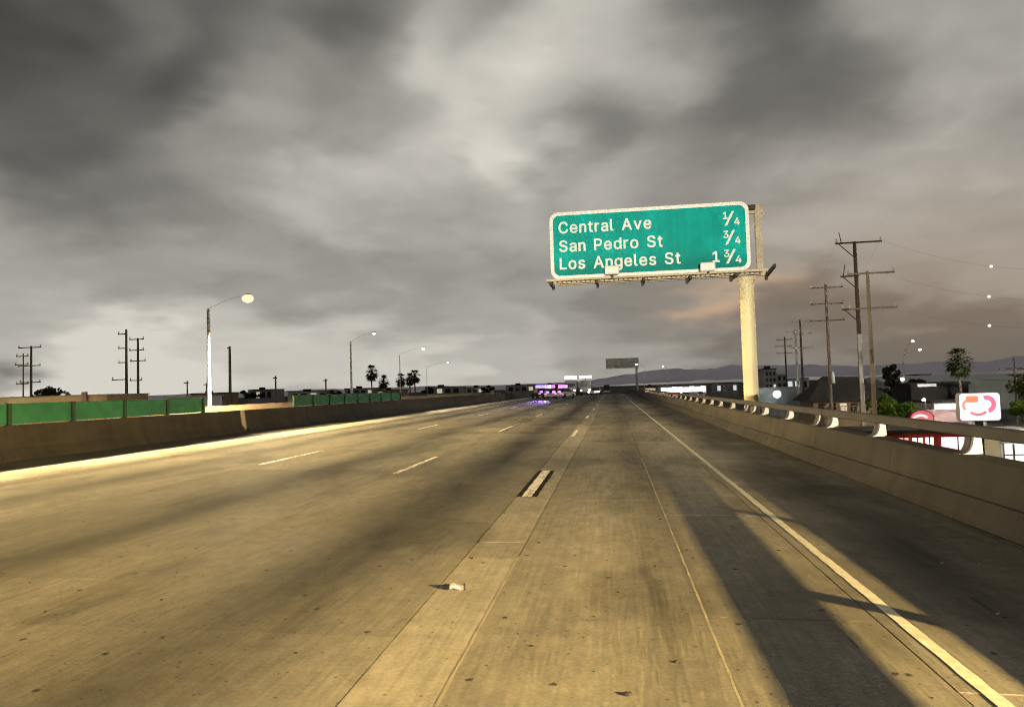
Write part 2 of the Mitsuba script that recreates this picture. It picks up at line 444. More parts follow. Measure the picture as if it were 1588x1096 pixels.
def ribbon(xc, w, ys, lift, wob=0.0, seed=0):
    g = np.random.RandomState(seed)
    v, f = [], []
    for y in ys:
        a, b = (g.rand(2) - 0.5) * wob
        for x in (xc - w / 2 + a, xc + w / 2 + b):
            v.append([x, y, float(gz(x, y)) + lift])
    for i in range(0, len(v) - 2, 2):
        f += [[i, i + 1, i + 3], [i, i + 3, i + 2]]
    return trimesh.Trimesh(v, f, process=False)


part('freeway', 'joint_sealant', ribbon(-1.05, 0.024, np.arange(-10, 7.9, 0.12), 0.002, 0.006, 3), 'joint_sealant', label='pale ragged sealant line along the lighter strip in the near lane')
part('freeway', 'joint_sealant', ribbon(0.66, 0.018, np.arange(-10, 19, 0.12), 0.002, 0.006, 4), 'joint_sealant', label='thin sealant line right of the camera')
part('freeway', 'edge_line', ribbon(2.1, 0.095, list(np.arange(-12, 40, 0.1)) + YS[14:], 0.0065, 0.010, 5), 'edge_paint', label='solid white worn edge line on the right')
part('freeway', 'edge_line', ribbon(-12.2, 0.12, list(np.arange(-12, 60, 0.5)) + YS[19:], 0.0065, 0.01, 6), 'joint_sealant', label='faint worn edge line near the median barrier')


def dash(xc, y0, L=3.75, black=False):
    ys = np.arange(y0, y0 + L + 0.01, 0.15)
    if black:
        part('freeway', 'dash_contrast_mark', ribbon(xc, 0.34, ys, 0.0045, 0.012, int(y0)), 'black_paint', label='black contrast borders of the nearest white lane dash')  # contrast paint either side of the dash
    part('freeway', 'lane_dash', ribbon(xc, 0.17 if black else 0.13, ys, 0.0075, 0.012, int(y0 * 3)), 'road_paint')


dash(-1.45, 12.15, black=True)
for k in range(1, 10):
    dash(-1.47, 12.15 + 14.6 * k)
for k in range(0, 9):
    dash(-4.58, 15.2 + 14.6 * k)
for k in range(0, 8):
    dash(-8.4, 16.9 + 14.6 * k)

# opposite carriageway beyond the median
opp = extrude_y([(-16.4, -0.01), (-16.4, -6.6), (-32.6, -6.6), (-32.6, -0.33)], YS)
struct('opposite_carriageway', opp, 'pavement', 'empty concrete carriageway beyond the median barrier', 'road')

# ------------------------------------------------------------------ barriers
X0 = 4.45
RB_PROF = [(X0, -0.02), (X0, 0.085), (X0 + 0.13, 0.300), (X0 + 0.175, 0.305), (X0 + 0.175, 0.330), (X0 + 0.142, 0.336), (X0 + 0.24, 0.785), (X0 + 0.255, 0.80), (X0 + 0.575, 0.80), (X0 + 0.59, 0.785), (X0 + 0.62, -0.02)]
rb = thing('concrete_barrier', 'brown-stained concrete barrier with steel rail along the right shoulder', 'barrier')
edges = [-12, -3, 6, 13.4, 18.05, 27.3, 36.5, 46, 56, 68, 82, 100, 125, 160]
for a, b in zip(edges[:-1], edges[1:]):
    part(rb, 'segment', extrude_y(RB_PROF, frange(a + 0.008, b - 0.008, 4)), 'barrier_concrete')
part(rb, 'segment', extrude_y(RB_PROF, frange(160.008, 420, 8)), 'barrier_concrete')
RX, RZ = X0 + 0.36, float(gz(X0, 0))
rail_prof = [(RX + .015, 1.05), (RX + .115, 1.05), (RX + .13, 1.065), (RX + .13, 1.19), (RX + .115, 1.205), (RX + .015, 1.205), (RX, 1.19), (RX, 1.065)]
rail_prof = [(a, b + gz(X0, 0) - gz(RX, 0)) for a, b in rail_prof]
for a, b in [(-12, 18.08), (18.11, 27.6), (27.63, 420)]:
    part(rb, 'rail', extrude_y([(x, z + 0) for x, z in rail_prof], [y for y in [a] + [q for q in YS if a + 1 < q < b - 1] + [b]]), 'rail_steel')
bx, cx = X0 + 0.29, X0 + 0.555
arc = [(bx + 0.13 * math.sin(t), 0.815 + 0.235 * (1 - math.cos(t))) for t in np.linspace(0.0, PI / 2, 8)]
web = [(bx, 0.80)] + arc + [(cx - 0.01, 1.05), (cx, 0.90), (cx + 0.005, 0.80)]
inner = [(x + 0.016, z) for x, z in arc]
flange = [(bx - 0.010, 0.80)] + [(x - 0.010, z) for x, z in arc] + inner[::-1] + [(bx + 0.016, 0.80)]
POSTS = [-6.2, -2.8, 0.7, 4.1, 7.5, 11.0, 14.6, 17.55, 18.65, 21.65, 25.0, 26.8, 28.2, 31.6, 35.0, 38.1, 41.4, 44.8, 48.2, 51.6, 55, 58.4, 61.8, 65.2, 68.6, 72, 75.4, 78.8, 82.2, 85.6, 89, 92.4, 95.8, 99.2]


def extr_xz(poly, y0, y1, z):
    m = trimesh.creation.extrude_polygon(Polygon(poly).buffer(0), y1 - y0, engine='earcut')
    m.apply_transform(np.array([[1, 0, 0, 0], [0, 0, -1, y1], [0, 1, 0, z], [0, 0, 0, 1.0]]))
    return m


for y in POSTS:
    p = part(rb, 'post', extr_xz(web, y - 0.012, y + 0.012, RZ), 'post_steel')
    part(p, 'flange', MB([extr_xz(flange, y - 0.045, y - 0.0125, RZ), extr_xz(flange, y + 0.0125, y + 0.17, RZ), box(bx - 0.03, cx + 0.03, y + 0.013, y + 0.19, RZ + 0.80, RZ + 0.815)]), 'flange_steel')

XL = -15.35
LB_PROF = [(XL, -0.02), (XL, 0.08), (XL - 0.15, 0.30), (XL - 0.17, 0.312), (XL - 0.26, 0.90), (XL - 0.28, 0.92), (XL - 0.52, 0.92), (XL - 0.54, 0.90), (XL - 0.78, 0.08), (XL - 0.78, -0.3)]
lb = thing('concrete_barrier', 'dark stained concrete median barrier on the left with green screens on top', 'barrier')
edges = [-12, 2, 11, 17, 23, 29.6]
for a, b in zip(edges[:-1], edges[1:]):
    part(lb, 'segment', extrude_y(LB_PROF, frange(a + 0.008, b - 0.008, 4)), 'barrier_concrete')
edges = [29.95, 36, 42, 48, 56, 64, 76, 90, 110, 150]
for a, b in zip(edges[:-1], edges[1:]):
    part(lb, 'segment', extrude_y(LB_PROF, frange(a + 0.008, b - 0.008, 4)), 'barrier_concrete')
part(lb, 'segment', extrude_y(LB_PROF, frange(150.01, 420, 8)), 'barrier_concrete')

ZT = float(gz(XL, 0)) + 0.92
for run, (a, n, lab) in enumerate([(10.6, 7, 'bright green screen panels on the median barrier at the left edge of the photo'), (35.3, 8, 'row of small green screen panels on the median barrier farther along the road')]):
    fs = thing('screen_fence', lab, 'fence')
    for i in range(n):
        y = a + 2.34 * i
        tilt = 0.006 * math.sin(i * 2.3 + run)
        m = MB([box(XL - 0.43, XL - 0.40, y + 0.07, y + 2.27, ZT + 0.03, ZT + 0.57)] + [box(XL - 0.40, XL - 0.385, y + 0.08, y + 2.26, ZT + z, ZT + z + 0.03) for z in (0.06, 0.28, 0.50)])
        m = m.subdivide_to_size(0.16)
        q = m.vertices.copy()
        q[:, 0] += 0.05 * (meshkit.fbm(np.stack([q[:, 1] * 2.2, q[:, 2] * 1.6, q[:, 2] * 0 + i + 9 * run], -1), 3, 5) - 0.5)
        m = trimesh.Trimesh(q, m.faces, process=False)
        m.apply_translation((tilt, 0, tilt))
        part(fs, 'panel', m, 'panel_green', smooth=30)
    for i in range(n + 1):
        y = a + 2.34 * i
        part(fs, 'post', MB([box(XL - 0.46, XL - 0.36, y - 0.06, y + 0.06, ZT + 0.012, ZT + 0.585), box(XL - 0.50, XL - 0.32, y - 0.09, y + 0.09, ZT, ZT + 0.012)]), 'panel_post')
fb = thing('concrete_barrier', 'sunken-looking pale tan barrier on the far side of the opposite carriageway', 'barrier')
labels[fb]['label'] = 'pale tan lamp-lit concrete barrier on the far side of the opposite carriageway'
fx = -31.9
part(fb, 'segment', extrude_y([(fx, -0.02), (fx, 0.1), (fx - 0.2, 0.35), (fx - 0.3, 1.12), (fx - 0.55, 1.12), (fx - 0.6, -0.5)], YS), 'tan_stucco')

# ------------------------------------------------------------------ litter
c = thing('crushed_can', 'crushed shiny pale can lying on the lighter strip of the near lane', 'can')
m = trimesh.creation.cylinder(radius=0.033, height=0.125, sections=24)
m = m.subdivide().subdivide()
v = m.vertices.copy()
pin = np.exp(-((v[:, 2] + 0.005) / 0.03) ** 2)
v[:, 1] *= 1 - 0.5 * pin
v[:, 0] *= 0.78
v[:, 0] += 0.012 * np.sin(v[:, 2] * 50) * (1 - 0.3 * pin)
v[:, 0] += 0.018 * (meshkit.fbm(v * 45, 3, 2) - 0.5)
v[:, 1] += 0.022 * (meshkit.fbm(v * 38, 3, 3) - 0.5)
m.vertices = v
m.apply_transform(trimesh.transformations.euler_matrix(0, PI / 2, 0.12))
m.apply_translation((-1.43, 6.55, 0.029 + 0.032))
part(c, 'body', m, 'litter_white', smooth=35)
lid = trimesh.creation.cylinder(radius=0.030, height=0.012, sections=20)
lid.apply_transform(trimesh.transformations.euler_matrix(0, PI / 2, 0.12))
lid.apply_translation((-1.362, 6.558, 0.029 + 0.030))
part(c, 'rim', lid, 'litter_dark')
tornp = ball((0, 0, 0), (0.045, 0.03, 0.014), 2)
tornp.vertices += (meshkit.fbm(tornp.vertices * 40, 3, 8)[:, None] - 0.5) * 0.03
tornp.apply_translation((-1.545, 6.63, 0.045))
single('rubber_scrap', tornp, 'litter_dark', 'small dark rubber scrap touching the left end of the pale can', 'debris')
g = np.random.RandomState(12)
bits = [(0.03 - 0.0, 4.45), (-0.62, 5.2), (-0.2, 5.9), (0.35, 5.0), (-1.0, 6.5), (-2.6, 5.6), (-3.3, 5.1), (-3.9, 6.0), (-2.2, 4.9), (-4.6, 7.5), (1.6, 5.4), (1.3, 6.6), (1.75, 4.6), (3.2, 8.0), (3.5, 10.5), (-0.9, 8.6), (-5.5, 6.4), (2.9, 6.3)]
tmp = []
for k in range(46):
    x, y = (bits[k] if k < len(bits) else (g.uniform(-6, 3.9), g.uniform(3.6, 14)))
    r = (0.030 if k == 0 else g.uniform(0.008, 0.019))
    b = ball((0, 0, 0), (r, r * g.uniform(0.6, 1.1), r * 0.45), 1)
    b.vertices *= 0.75 + 0.5 * meshkit.noise(b.vertices * 60 + k, k)[:, None]
    b.apply_translation((x, y, float(gz(x, y)) + r * 0.3))
    tmp.append(b)
single('road_debris', MB(tmp), 'litter_dark', 'dark crumbs of rubber and grit strewn over the near lanes', 'debris', kind='stuff')

# ------------------------------------------------------------------ freeway signs


def rounded(x0, x1, z0, z1, r):
    return Polygon([(x0 + r, z0 + r), (x1 - r, z0 + r), (x1 - r, z1 - r), (x0 + r, z1 - r)]).buffer(r, quad_segs=8)


def plate(poly, y_front, depth):
    """a flat polygon in (x, z), standing, its front facing -y"""
    m = trimesh.creation.extrude_polygon(poly, depth, engine='earcut')
    m.apply_transform(np.array([[1, 0, 0, 0], [0, 0, -1, y_front + depth], [0, 1, 0, 0], [0, 0, 0, 1.0]]))
    m.fix_normals()
    return m


def words(text, x, z, h, y, gap=0.16, space=0.62, bold=True, right=False, squeeze=1.0):
    out, cur = [], 0.0
    for ch in text:
        if ch == ' ':
            cur += space * h; continue
        m = meshkit.text_mesh(ch, h, 0.008, bold)
        m.apply_scale([squeeze, 1, 1])
        b = m.bounds
        m.apply_translation((cur - b[0][0], 0, 0))
        cur += b[1][0] - b[0][0] + gap * h
        out.append(m)
    m = MB(out)
    w = m.bounds[1][0]
    m.apply_transform(np.array([[1, 0, 0, x - (w if right else 0)], [0, 0, -1, y], [0, 1, 0, z], [0, 0, 0, 1.0]]))
    return m


sg = thing('freeway_sign', 'large green freeway sign listing three streets with distances on a thick pale pole', 'sign')
SY = 30.4
SX0, SX1, SZ0, SZ1 = -2.33, 5.66, 6.24, 9.02
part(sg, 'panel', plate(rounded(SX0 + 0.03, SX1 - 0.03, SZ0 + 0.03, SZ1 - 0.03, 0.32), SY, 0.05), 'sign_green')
ring = rounded(SX0, SX1, SZ0, SZ1, 0.36).difference(rounded(SX0 + 0.14, SX1 - 0.14, SZ0 + 0.14, SZ1 - 0.14, 0.26))
part(sg, 'border', plate(ring, SY - 0.008, 0.054), 'sign_white')
HT = 0.455
YT = SY - 0.003


def line(text, fz, width):
    z = SZ1 - (SZ1 - SZ0) * fz
    k = width / words(text, 0, 0, HT, 0).bounds[1][0]
    at = 0.0
    for w in text.split(' '):
        m = words(w, 0, 0, HT, 0)
        wid = m.bounds[1][0] * k
        m.apply_scale([k, 1, 1])
        m.apply_translation((SX0 + 0.37 + at, YT, z))
        part(sg, 'word', m, 'sign_white', label=f'white word {w}')
        at += wid + (0.62 + 0.16) * HT * k


def frac(a, fz, whole=None):
    z = SZ1 - (SZ1 - SZ0) * fz
    xr = SX1 - 0.36
    ms = [words('4', xr, z - 0.05, 0.28, YT, right=True), words(a, xr - 0.46, z + 0.20, 0.28, YT, right=True)]
    ms.append(plate(Polygon([(xr - 0.60, z - 0.07), (xr - 0.50, z - 0.07), (xr - 0.20, z + 0.50), (xr - 0.30, z + 0.50)]), YT - 0.008, 0.008))
    part(sg, 'fraction', MB(ms), 'sign_white', label=f'white fraction {a}/4')
    if whole:
        part(sg, 'number', words(whole, xr - 0.84, z + 0.02, HT * 0.92, YT, right=True), 'sign_white', label=f'white number {whole}')


line('Central Ave', 0.315, 3.78)
line('San Pedro St', 0.590, 4.2)
line('Los Angeles St', 0.852, 4.88)
frac('1', 0.315)
frac('3', 0.590)
frac('3', 0.865, '1')
part(sg, 'pole', MB([tube((5.62, 31.35, -6), (5.62, 31.35, 5.95), 0.31, 0.29, 28), tube((5.62, 31.35, 5.95), (5.62, 31.35, 6.05), 0.36, 0.36, 28)]), 'pole_paint', smooth=30)
fr = [beam((-2.1, 31.2, 6.22), (6.4, 31.2, 6.22), 0.2, 0.26), beam((-2.1, 31.2, 8.75), (6.4, 31.2, 8.75), 0.14, 0.16),
      box(5.35, 5.95, 31.05, 31.65, 6.05, 6.10)]
for x in (-1.6, 0.4, 2.4, 4.4):
    fr += [beam((x, 31.0, 6.30), (x, 31.0, 8.9), 0.09, 0.14), beam((x, 31.2, 6.35), (x + 2.0, 31.2, 8.68), 0.06, 0.06)]
part(sg, 'frame', MB(fr), 'frame_steel')
part(sg, 'end_post', MB([box(6.03, 6.27, 31.05, 31.35, 6.36, 8.97), box(5.75, 6.30, 31.00, 31.4, 8.97, 9.03)]), 'frame_steel')
part(sg, 'cap_block', box(5.72, 6.0, 30.75, 31.05, 8.78, 8.95), 'dark_steel')
part(sg, 'walkway', MB([box(-2.45, 6.1, 30.25, 30.30, 6.04, 6.12), box(-2.45, 6.1, 29.45, 29.50, 6.04, 6.12)] + [box(-2.45 + i * 0.19, -2.41 + i * 0.19, 29.5, 30.25, 6.06, 6.10) for i in range(45)]), 'frame_steel')
for x in (-2.3, -0.45, 1.4, 3.2, 4.95, 6.35):
    part(sg, 'bracket', MB([beam((x, 29.35, 5.94 if x < 6 else 6.22), (x + 0.02, 31.1, 6.02 if x < 6 else 6.06), 0.09, 0.13), beam((x, 29.9, 5.9), (x, 31.1, 5.62), 0.06, 0.08) if 0 else box(x - 0.05, x + 0.05, 30.9, 31.1, 5.9, 6.09)]), 'dark_steel')
for x, z in ((0.16, 6.20), (3.86, 6.14)):
    fxk = part(sg, 'light_fixture', MB([rbox(x - 0.28, x + 0.28, 29.36, 29.62, z, z + 0.34, 0.04)]), 'lens_body')
    part(fxk, 'arm', MB([box(x - 0.05, x + 0.05, 29.42, 29.5, 6.05, z + 0.02)]), 'dark_steel')
    part(fxk, 'lens', plate(Polygon([(x - 0.22, z + 0.08), (x + 0.22, z + 0.08), (x + 0.22, z + 0.28), (x - 0.22, z + 0.28)]), 29.622, 0.004), 'dark_glass')

s2 = thing('freeway_sign', 'small distant unlit grey freeway sign on a single post over the right lane', 'sign')
part(s2, 'panel', box(-1.2, 6.05, 167.6, 167.8, 5.75, 7.9), 'sign_back')
part(s2, 'pole', tube((5.55, 168.2, -6), (5.55, 168.2, 7.9), 0.26, 0.24, 14), 'sign_back', smooth=30)
part(s2, 'frame', MB([beam((-1, 167.95, z), (6, 167.95, z), 0.15, 0.15) for z in (5.9, 7.6)]), 'sign_back')
part(s2, 'bracket', MB([box(-1.2, 6.1, 167.2, 167.6, 5.62, 5.70)]), 'dark_steel')

# ------------------------------------------------------------------ street lamps


def street_lamp(base, top_z, arm, label, power, color, r=0.16, pole_r=0.11, mat='lamp_steel', group=None, cutoff=False, lens_glow=6.0, arm_r=None, weight=None):
    t = thing('street_lamp', label, 'street lamp', group)
    x, y, z0 = base
    part(t, 'pole', tube((x, y, z0), (x, y, top_z - 0.6), pole_r, pole_r * 0.6, 14), mat, smooth=30)
    dx, dy = arm
    pts = [np.array([x + dx * s, y + dy * s, top_z - 0.6 + 0.75 * math.sin(s * PI / 2)]) for s in np.linspace(0, 1, 8)]
    part(t, 'arm', path_tube(pts, [(arm_r or pole_r * 0.55) - 0.015 * i / 8 for i in range(8)], 8), mat, smooth=30)
    e = pts[-1]
    u = np.array([dx, dy, 0]); u = u / max(np.linalg.norm(u), 1e-6)
    m = ball((0, 0, 0), (0.42, 0.17, 0.09), 2)
    ang = math.atan2(u[1], u[0])
    m.apply_transform(trimesh.transformations.rotation_matrix(ang, [0, 0, 1]))
    c = e + u * 0.3
    m.apply_translation(c + [0, 0, 0.06])
    part(t, 'lamp_head', m, mat, smooth=True)
    lr = r
    lens = ball(c + [0, 0, -lr * 0.55], (lr, lr, lr * 0.75), 2)
    area = 4 * PI * lr * lr * 0.85
    if cutoff:   # aimed luminaire
        p = c + [0, 0, -lr * 1.6]
        aim, beam, cut = cutoff
        part(t, 'lens', lens, 'lens_body', smooth=True, emit=glow(color, lens_glow))
        n = 6 if power > 8000 else 1   # spots spread around the lamp to soften its shadow edges
        for q in range(n):
            o = p + (np.array([0.0, 0.06 * math.cos(q * 2.4), 0.021 * (q - 2.5)]) if n > 1 else 0)
            scene[t + '_light' + (f'_{q:03d}' if q else '')] = {'type': 'spot', 'intensity': {'type': 'rgb', 'value': [float(v) * power / n for v in color]}, 'cutoff_angle': cut, 'beam_width': beam, 'sampling_weight': 7.0 / n if n > 1 else 2.5,
                                                                'to_world': T().look_at(origin=o.tolist(), target=(np.array(aim) + o - p).tolist(), up=[0, 1, 0.3])}
    else:
        part(t, 'lens', lens, 'lens_body', smooth=True, emit=glow(color, power * 4 / area, weight if weight else 0.02 if power < 100 else 0.25 if power < 800 else 1.2))
    return t


SOD2 = (1.0, 0.78, 0.45)
GL = 'street lamps along the far side of the opposite carriageway'
street_lamp((-32.9, 57.3, -1.0), 9.75, (3.9, -1.3), 'tall pale street lamp with glowing warm light beyond the left barrier', 3000, SOD2, r=0.46, cutoff=((-25.0, 55.0, 0.0), 45.0, 88.0), lens_glow=1.15, arm_r=0.022, pole_r=0.21, mat='white_steel')
street_lamp((-32.9, 91.0, -1.0), 9.0, (3.9, -3.0), 'second pale street lamp beyond the left barrier, with a small white light', 60, (1, 0.95, 0.85), r=0.18, group=GL, pole_r=0.17, arm_r=0.022, mat='white_steel')
street_lamp((-32.9, 113.0, -1.0), 8.3, (3.9, -1.3), 'third street lamp beyond the left barrier, a small white dot above the palms', 60, (1, 0.95, 0.85), r=0.2, pole_r=0.1, arm_r=0.02, mat='white_steel', group=GL)
street_lamp((-32.9, 130.0, -1.0), 6.7, (3.9, -1.3), 'faint farthest street lamp on the left, right of the palms', 20, (1, 0.95, 0.9), r=0.12, pole_r=0.05, group=GL)
street_lamp((-32.9, 24.0, -1.0), 9.4, (7.0, -1.8), 'street lamp left of the frame that lights the left lanes', 6000, (1.0, 0.72, 0.30), r=0.30, cutoff=((-22.0, 24.0, 0.0), 42.0, 64.0))
street_lamp((-80.0, 63.0, GROUND), 7.5, (3.0, 2.5), 'street lamp left of the frame that lights the tan wall', 1900, SOD2, r=0.3, weight=2.0)
street_lamp((66.0, 84.0, GROUND), 7.0, (-3.0, 2.0), 'added unseen street lamp right of the frame that brightens the shops', 5200, (1.0, 0.92, 0.75), r=0.3, weight=2.2)  # added out of view to brighten facades, poles and trees
street_lamp((19.8, -6.1, GROUND), 4.47, (-3.6, 1.5), 'street lamp on the lower road right of the frame that throws the rail shadow', 8700, SODIUM, r=0.20, cutoff=((4.0, 0.5, 0.0), 8.0, 34.0))
street_lamp((14.9, 204.0, GROUND), 6.5, (-0.8, -0.2), 'tiny distant street lamp between the far sign and the big sign pole', 30, (0.95, 1, 1), r=0.22, pole_r=0.09)
street_lamp((7.0, 163.0, GROUND), 6.2, (-1.4, -0.8), 'tiny distant street lamp shining beside the far sign', 30, (0.9, 1, 0.97), r=0.26, pole_r=0.08)

# ------------------------------------------------------------------ utility poles
BALLS = []


def utility_pole(base, top, arms, label, mat='wood', r0=0.19, group='wooden utility poles along the freeway', brace=True, tilt=0.0, ins=True, arm_mat=None):
    """arms: (height, reach to the left, reach to the right) along x"""
    t = thing('utility_pole', label, 'utility pole', group)
    x, y, z0 = base
    part(t, 'shaft', tube((x, y, z0), (x + tilt, y, top), r0, r0 * 0.62, 10), mat, smooth=30)
    for z, l, r in arms:
        a = part(t, 'crossarm', MB([beam((x - l, y - 0.22, z + 0.0), (x + r, y - 0.22, z + 0.02), 0.13, 0.16)] + ([tube((x - l * 0.85, y - 0.24, z - 0.05), (x, y - 0.2, z - l * 0.85), 0.05, 0.05, 6)] if brace and l > 0.8 else [])), arm_mat or mat)
        if ins:
            for q in ([-l + 0.12] if l > 0.5 else []) + ([r - 0.12] if r > 0.5 else []):
                part(a, 'insulator', tube((x + q, y - 0.22, z + 0.08), (x + q, y - 0.22, z + 0.46), 0.12, 0.08, 8), 'insulator')
    return t


GP = 'utility poles on the left skyline'
utility_pole((-84.3, 119.9, GROUND), 14.2, [(13.4, 1.4, 0.3), (10.9, 1.4, 0.3), (8.4, 1.4, 0.3), (5.4, 2.6, 0.3)], 'tall dark utility pole with left-hand arms only, left one of a close pair', r0=0.3, brace=False)
utility_pole((-82.3, 120.2, GROUND), 12.6, [(12.4, 1.5, 1.3), (10.5, 1.5, 1.3), (8.6, 1.3, 1.6), (5.2, 1.4, 0.9)], 'slightly shorter dark utility pole, right one of a close pair on the left', r0=0.27, brace=False)
utility_pole((-100.8, 117.6, GROUND), 11.8, [(11.5, 2.3, 2.1), (8.3, 2.3, 2.0), (5.4, 2.0, 2.0)], 'dark utility pole with three wide crossarms near the left edge of the photo', r0=0.26, brace=False)
utility_pole((-103.2, 118.6, GROUND), 10.6, [(10.1, 1.2, 1.2), (8.6, 1.4, 1.2), (5.2, 1.2, 1.2)], 'thin grey utility pole with short crossarms, leftmost of all poles', r0=0.16, brace=False, mat='wood_red')
utility_pole((-66.3, 122.3, GROUND), 10.7, [(10.4, 0.35, 0.25)], 'bare dark utility pole without crossarms right of the warm street lamp', r0=0.32, brace=False, ins=False)
utility_pole((-58.4, 123.4, GROUND), 5.3, [(4.9, 0.4, 0.4)], 'short thin dark pole left of the farther green screens', r0=0.2, brace=False, ins=False)
utility_pole((-73.8, 121.4, GROUND), 4.9, [(4.5, 0.5, 0.4)], 'short thin dark pole just left of the warm street lamp pole', r0=0.17, brace=False, ins=False)
utility_pole((-49.7, 124.6, GROUND), 4.5, [(4.2, 0.4, 0.4), (2.2, 0.4, 0.9)], 'short dark pole rising behind the farther green screens', r0=0.2, brace=False, ins=False)
utility_pole((-70.3, 121.6, GROUND), 4.4, [(4.1, 0.4, 0.3)], 'short dark pole just right of the warm street lamp pole', r0=0.17, brace=False, ins=False)

pa = utility_pole((25.3, 80.0, GROUND), 15.9, [(15.75, 1.95, 2.6), (12.3, 1.6, 0.2), (8.9, 1.6, 0.2)], 'tallest dark utility pole on the right, with diagonal braces and a white lower sleeve', r0=0.28)
part(pa, 'riser_sleeve', tube((25.24, 79.74, GROUND), (25.24, 79.74, 6.3), 0.2, 0.2, 12), 'lens_body', smooth=30, label='white cable sleeve on the lower half')
part(pa, 'bracket', MB([tube((23.95, 79.78, 15.8), (23.75, 79.78, 16.9), 0.05, 0.04, 6), tube((24.0, 79.78, 12.4), (24.2, 79.78, 13.6), 0.05, 0.04, 6)]), 'wood')
utility_pole((25.75, 78.0, GROUND), 12.5, [(12.25, 2.0, 2.5), (8.75, 2.0, 2.55)], 'pale lamp-lit utility pole standing close in front of the tallest dark one', mat='wood_pale', r0=0.24, brace=False)
utility_pole((32.0, 115.1, GROUND), 15.9, [(15.4, 2.3, 2.4), (13.0, 2.4, 2.4), (10.5, 2.4, 2.4)], 'reddish utility pole with three dark crossarms between the pale pole and the sign pole', mat='wood_red', r0=0.27, brace=False, arm_mat='wood')
tr = uniq('pole_transformer')
single('pole_transformer', tube((32.35, 114.8, 1.2), (32.35, 114.8, 2.9), 0.26, 0.26, 12), 'insulator', 'white transformer can on the reddish utility pole', 'transformer', smooth=30)
utility_pole((38.2, 156.4, GROUND), 14.0, [(13.6, 1.9, 2.0), (11.2, 1.6, 2.0), (8.3, 1.6, 2.2)], 'black utility pole right of the big sign pole with pale top crossarm', r0=0.28, brace=False, arm_mat='wood_pale')
utility_pole((44.3, 197.6, GROUND), 13.0, [(12.3, 2.2, 1.8), (10.6, 2.6, 1.8), (8.8, 2.2, 1.8)], 'distant dark utility pole with cluttered crossarms nearest the big sign pole', r0=0.26, brace=False)
utility_pole((34.8, 146.2, GROUND), 11.4, [(11.0, 1.8, 0.8), (8.0, 2.0, 0.5)], 'pale grey utility pole left of the black one', mat='grey_paint', r0=0.3, brace=False)
utility_pole((60.2, 121.0, GROUND), 4.6, [(2.6, 2.2, 1.0), (2.5, 0.2, 3.2)], 'thin dark utility pole above the glowing sign at the right edge', r0=0.17, brace=False, ins=False)
utility_pole((64.0, 70.0, GROUND), 15.6, [(15.3, 2.3, 2.3), (12.3, 2.3, 2.3), (9.0, 2.3, 2.3)], 'utility pole right of the frame that holds the marker-ball wires', r0=0.22, brace=False)
for z0, z1, xb, zb in ((15.9, 15.5, 36.87, 12.27), (12.5, 12.5, 36.55, 9.35), (9.1, 9.2, 36.45, 6.53)):
    a, b = np.array([27.7, 79.8, z0]), np.array([62.0, 69.8, z1])
    ts = np.linspace(0, 1, 20)
    tb = (xb - a[0]) / (b[0] - a[0])
    sag = (a[2] + (b[2] - a[2]) * tb - zb) / (4 * tb * (1 - tb))
    pts = [a + (b - a) * t - np.array([0, 0, 4 * sag * t * (1 - t)]) for t in ts]
    w = single('power_line', path_tube(pts, [0.006] * 20, 5), 'wire', 'thin wire crossing the sky on the right, ' + {15.9: 'highest', 12.5: 'middle', 9.1: 'lowest'}[z0] + ' of three with marker balls', 'wire')
    q = a + (b - a) * tb; q[2] = zb
    single('marker_ball', ball(q, 0.15, 2), 'lens_body', {15.9: 'highest', 12.5: 'middle', 9.1: 'lowest'}[z0] + ' of three small lit white marker balls strung in the sky at right', 'marker ball', group='white marker balls on the wires', smooth=True, emit=glow((1, 1, 0.95), 0.9, 0.01))
# wires that run along the right-hand pole line
for (p, q, sag, nm) in [((27.8, 79.8, 15.95), (34.3, 114.9, 15.6), 1.2, 'top right wire between the two nearest right-hand utility poles'), ((23.4, 79.8, 15.95), (29.7, 114.9, 15.6), 1.2, 'top left wire between the two nearest right-hand utility poles'),
                        ((34.3, 114.9, 13.2), (40.1, 156.2, 13.7), 1.4, 'wire from the reddish utility pole back to the black one'), ((34.3, 114.9, 10.7), (40.3, 156.2, 11.3), 1.4, 'lower wire from the reddish utility pole to the black one')]:
    p, q = np.array(p), np.array(q)
    pts = [p + (q - p) * t - np.array([0, 0, 4 * sag * t * (1 - t)]) for t in np.linspace(0, 1, 12)]
    single('power_line', path_tube(pts, [0.006] * 12, 5), 'wire', nm, 'wire')

# twin-headed lamp on the right
tl = thing('street_lamp', 'thin twin-headed street lamp with two white lights left of the big palm', 'street lamp')
part(tl, 'pole', tube((58.3, 159.2, GROUND), (58.6, 159.2, 6.2), 0.13, 0.09, 10), 'lamp_steel', smooth=30)
part(tl, 'arm', MB([path_tube([(58.6, 159.2, 6.2), (59.6, 159.2, 8.3), (60.5, 159.2, 9.0)], [0.07, 0.06, 0.05], 8), path_tube([(58.6, 159.2, 6.2), (60.2, 159.2, 7.0), (61.7, 159.2, 7.3)], [0.07, 0.06, 0.05], 8)]), 'lamp_steel')
for q in ((60.55, 159.2, 9.0), (61.8, 159.2, 7.25)):
    part(tl, 'lens', ball(q, (0.3, 0.3, 0.22), 2), 'lens_body', smooth=True, emit=glow((1, 1, 0.97), 8.0))
fl = thing('flood_light', 'small white flood light on a short post beside the dark round tree', 'flood light')
part(fl, 'post', tube((57.0, 158.0, GROUND), (57.9, 158.6, 1.2), 0.1, 0.08, 8), 'lamp_steel')
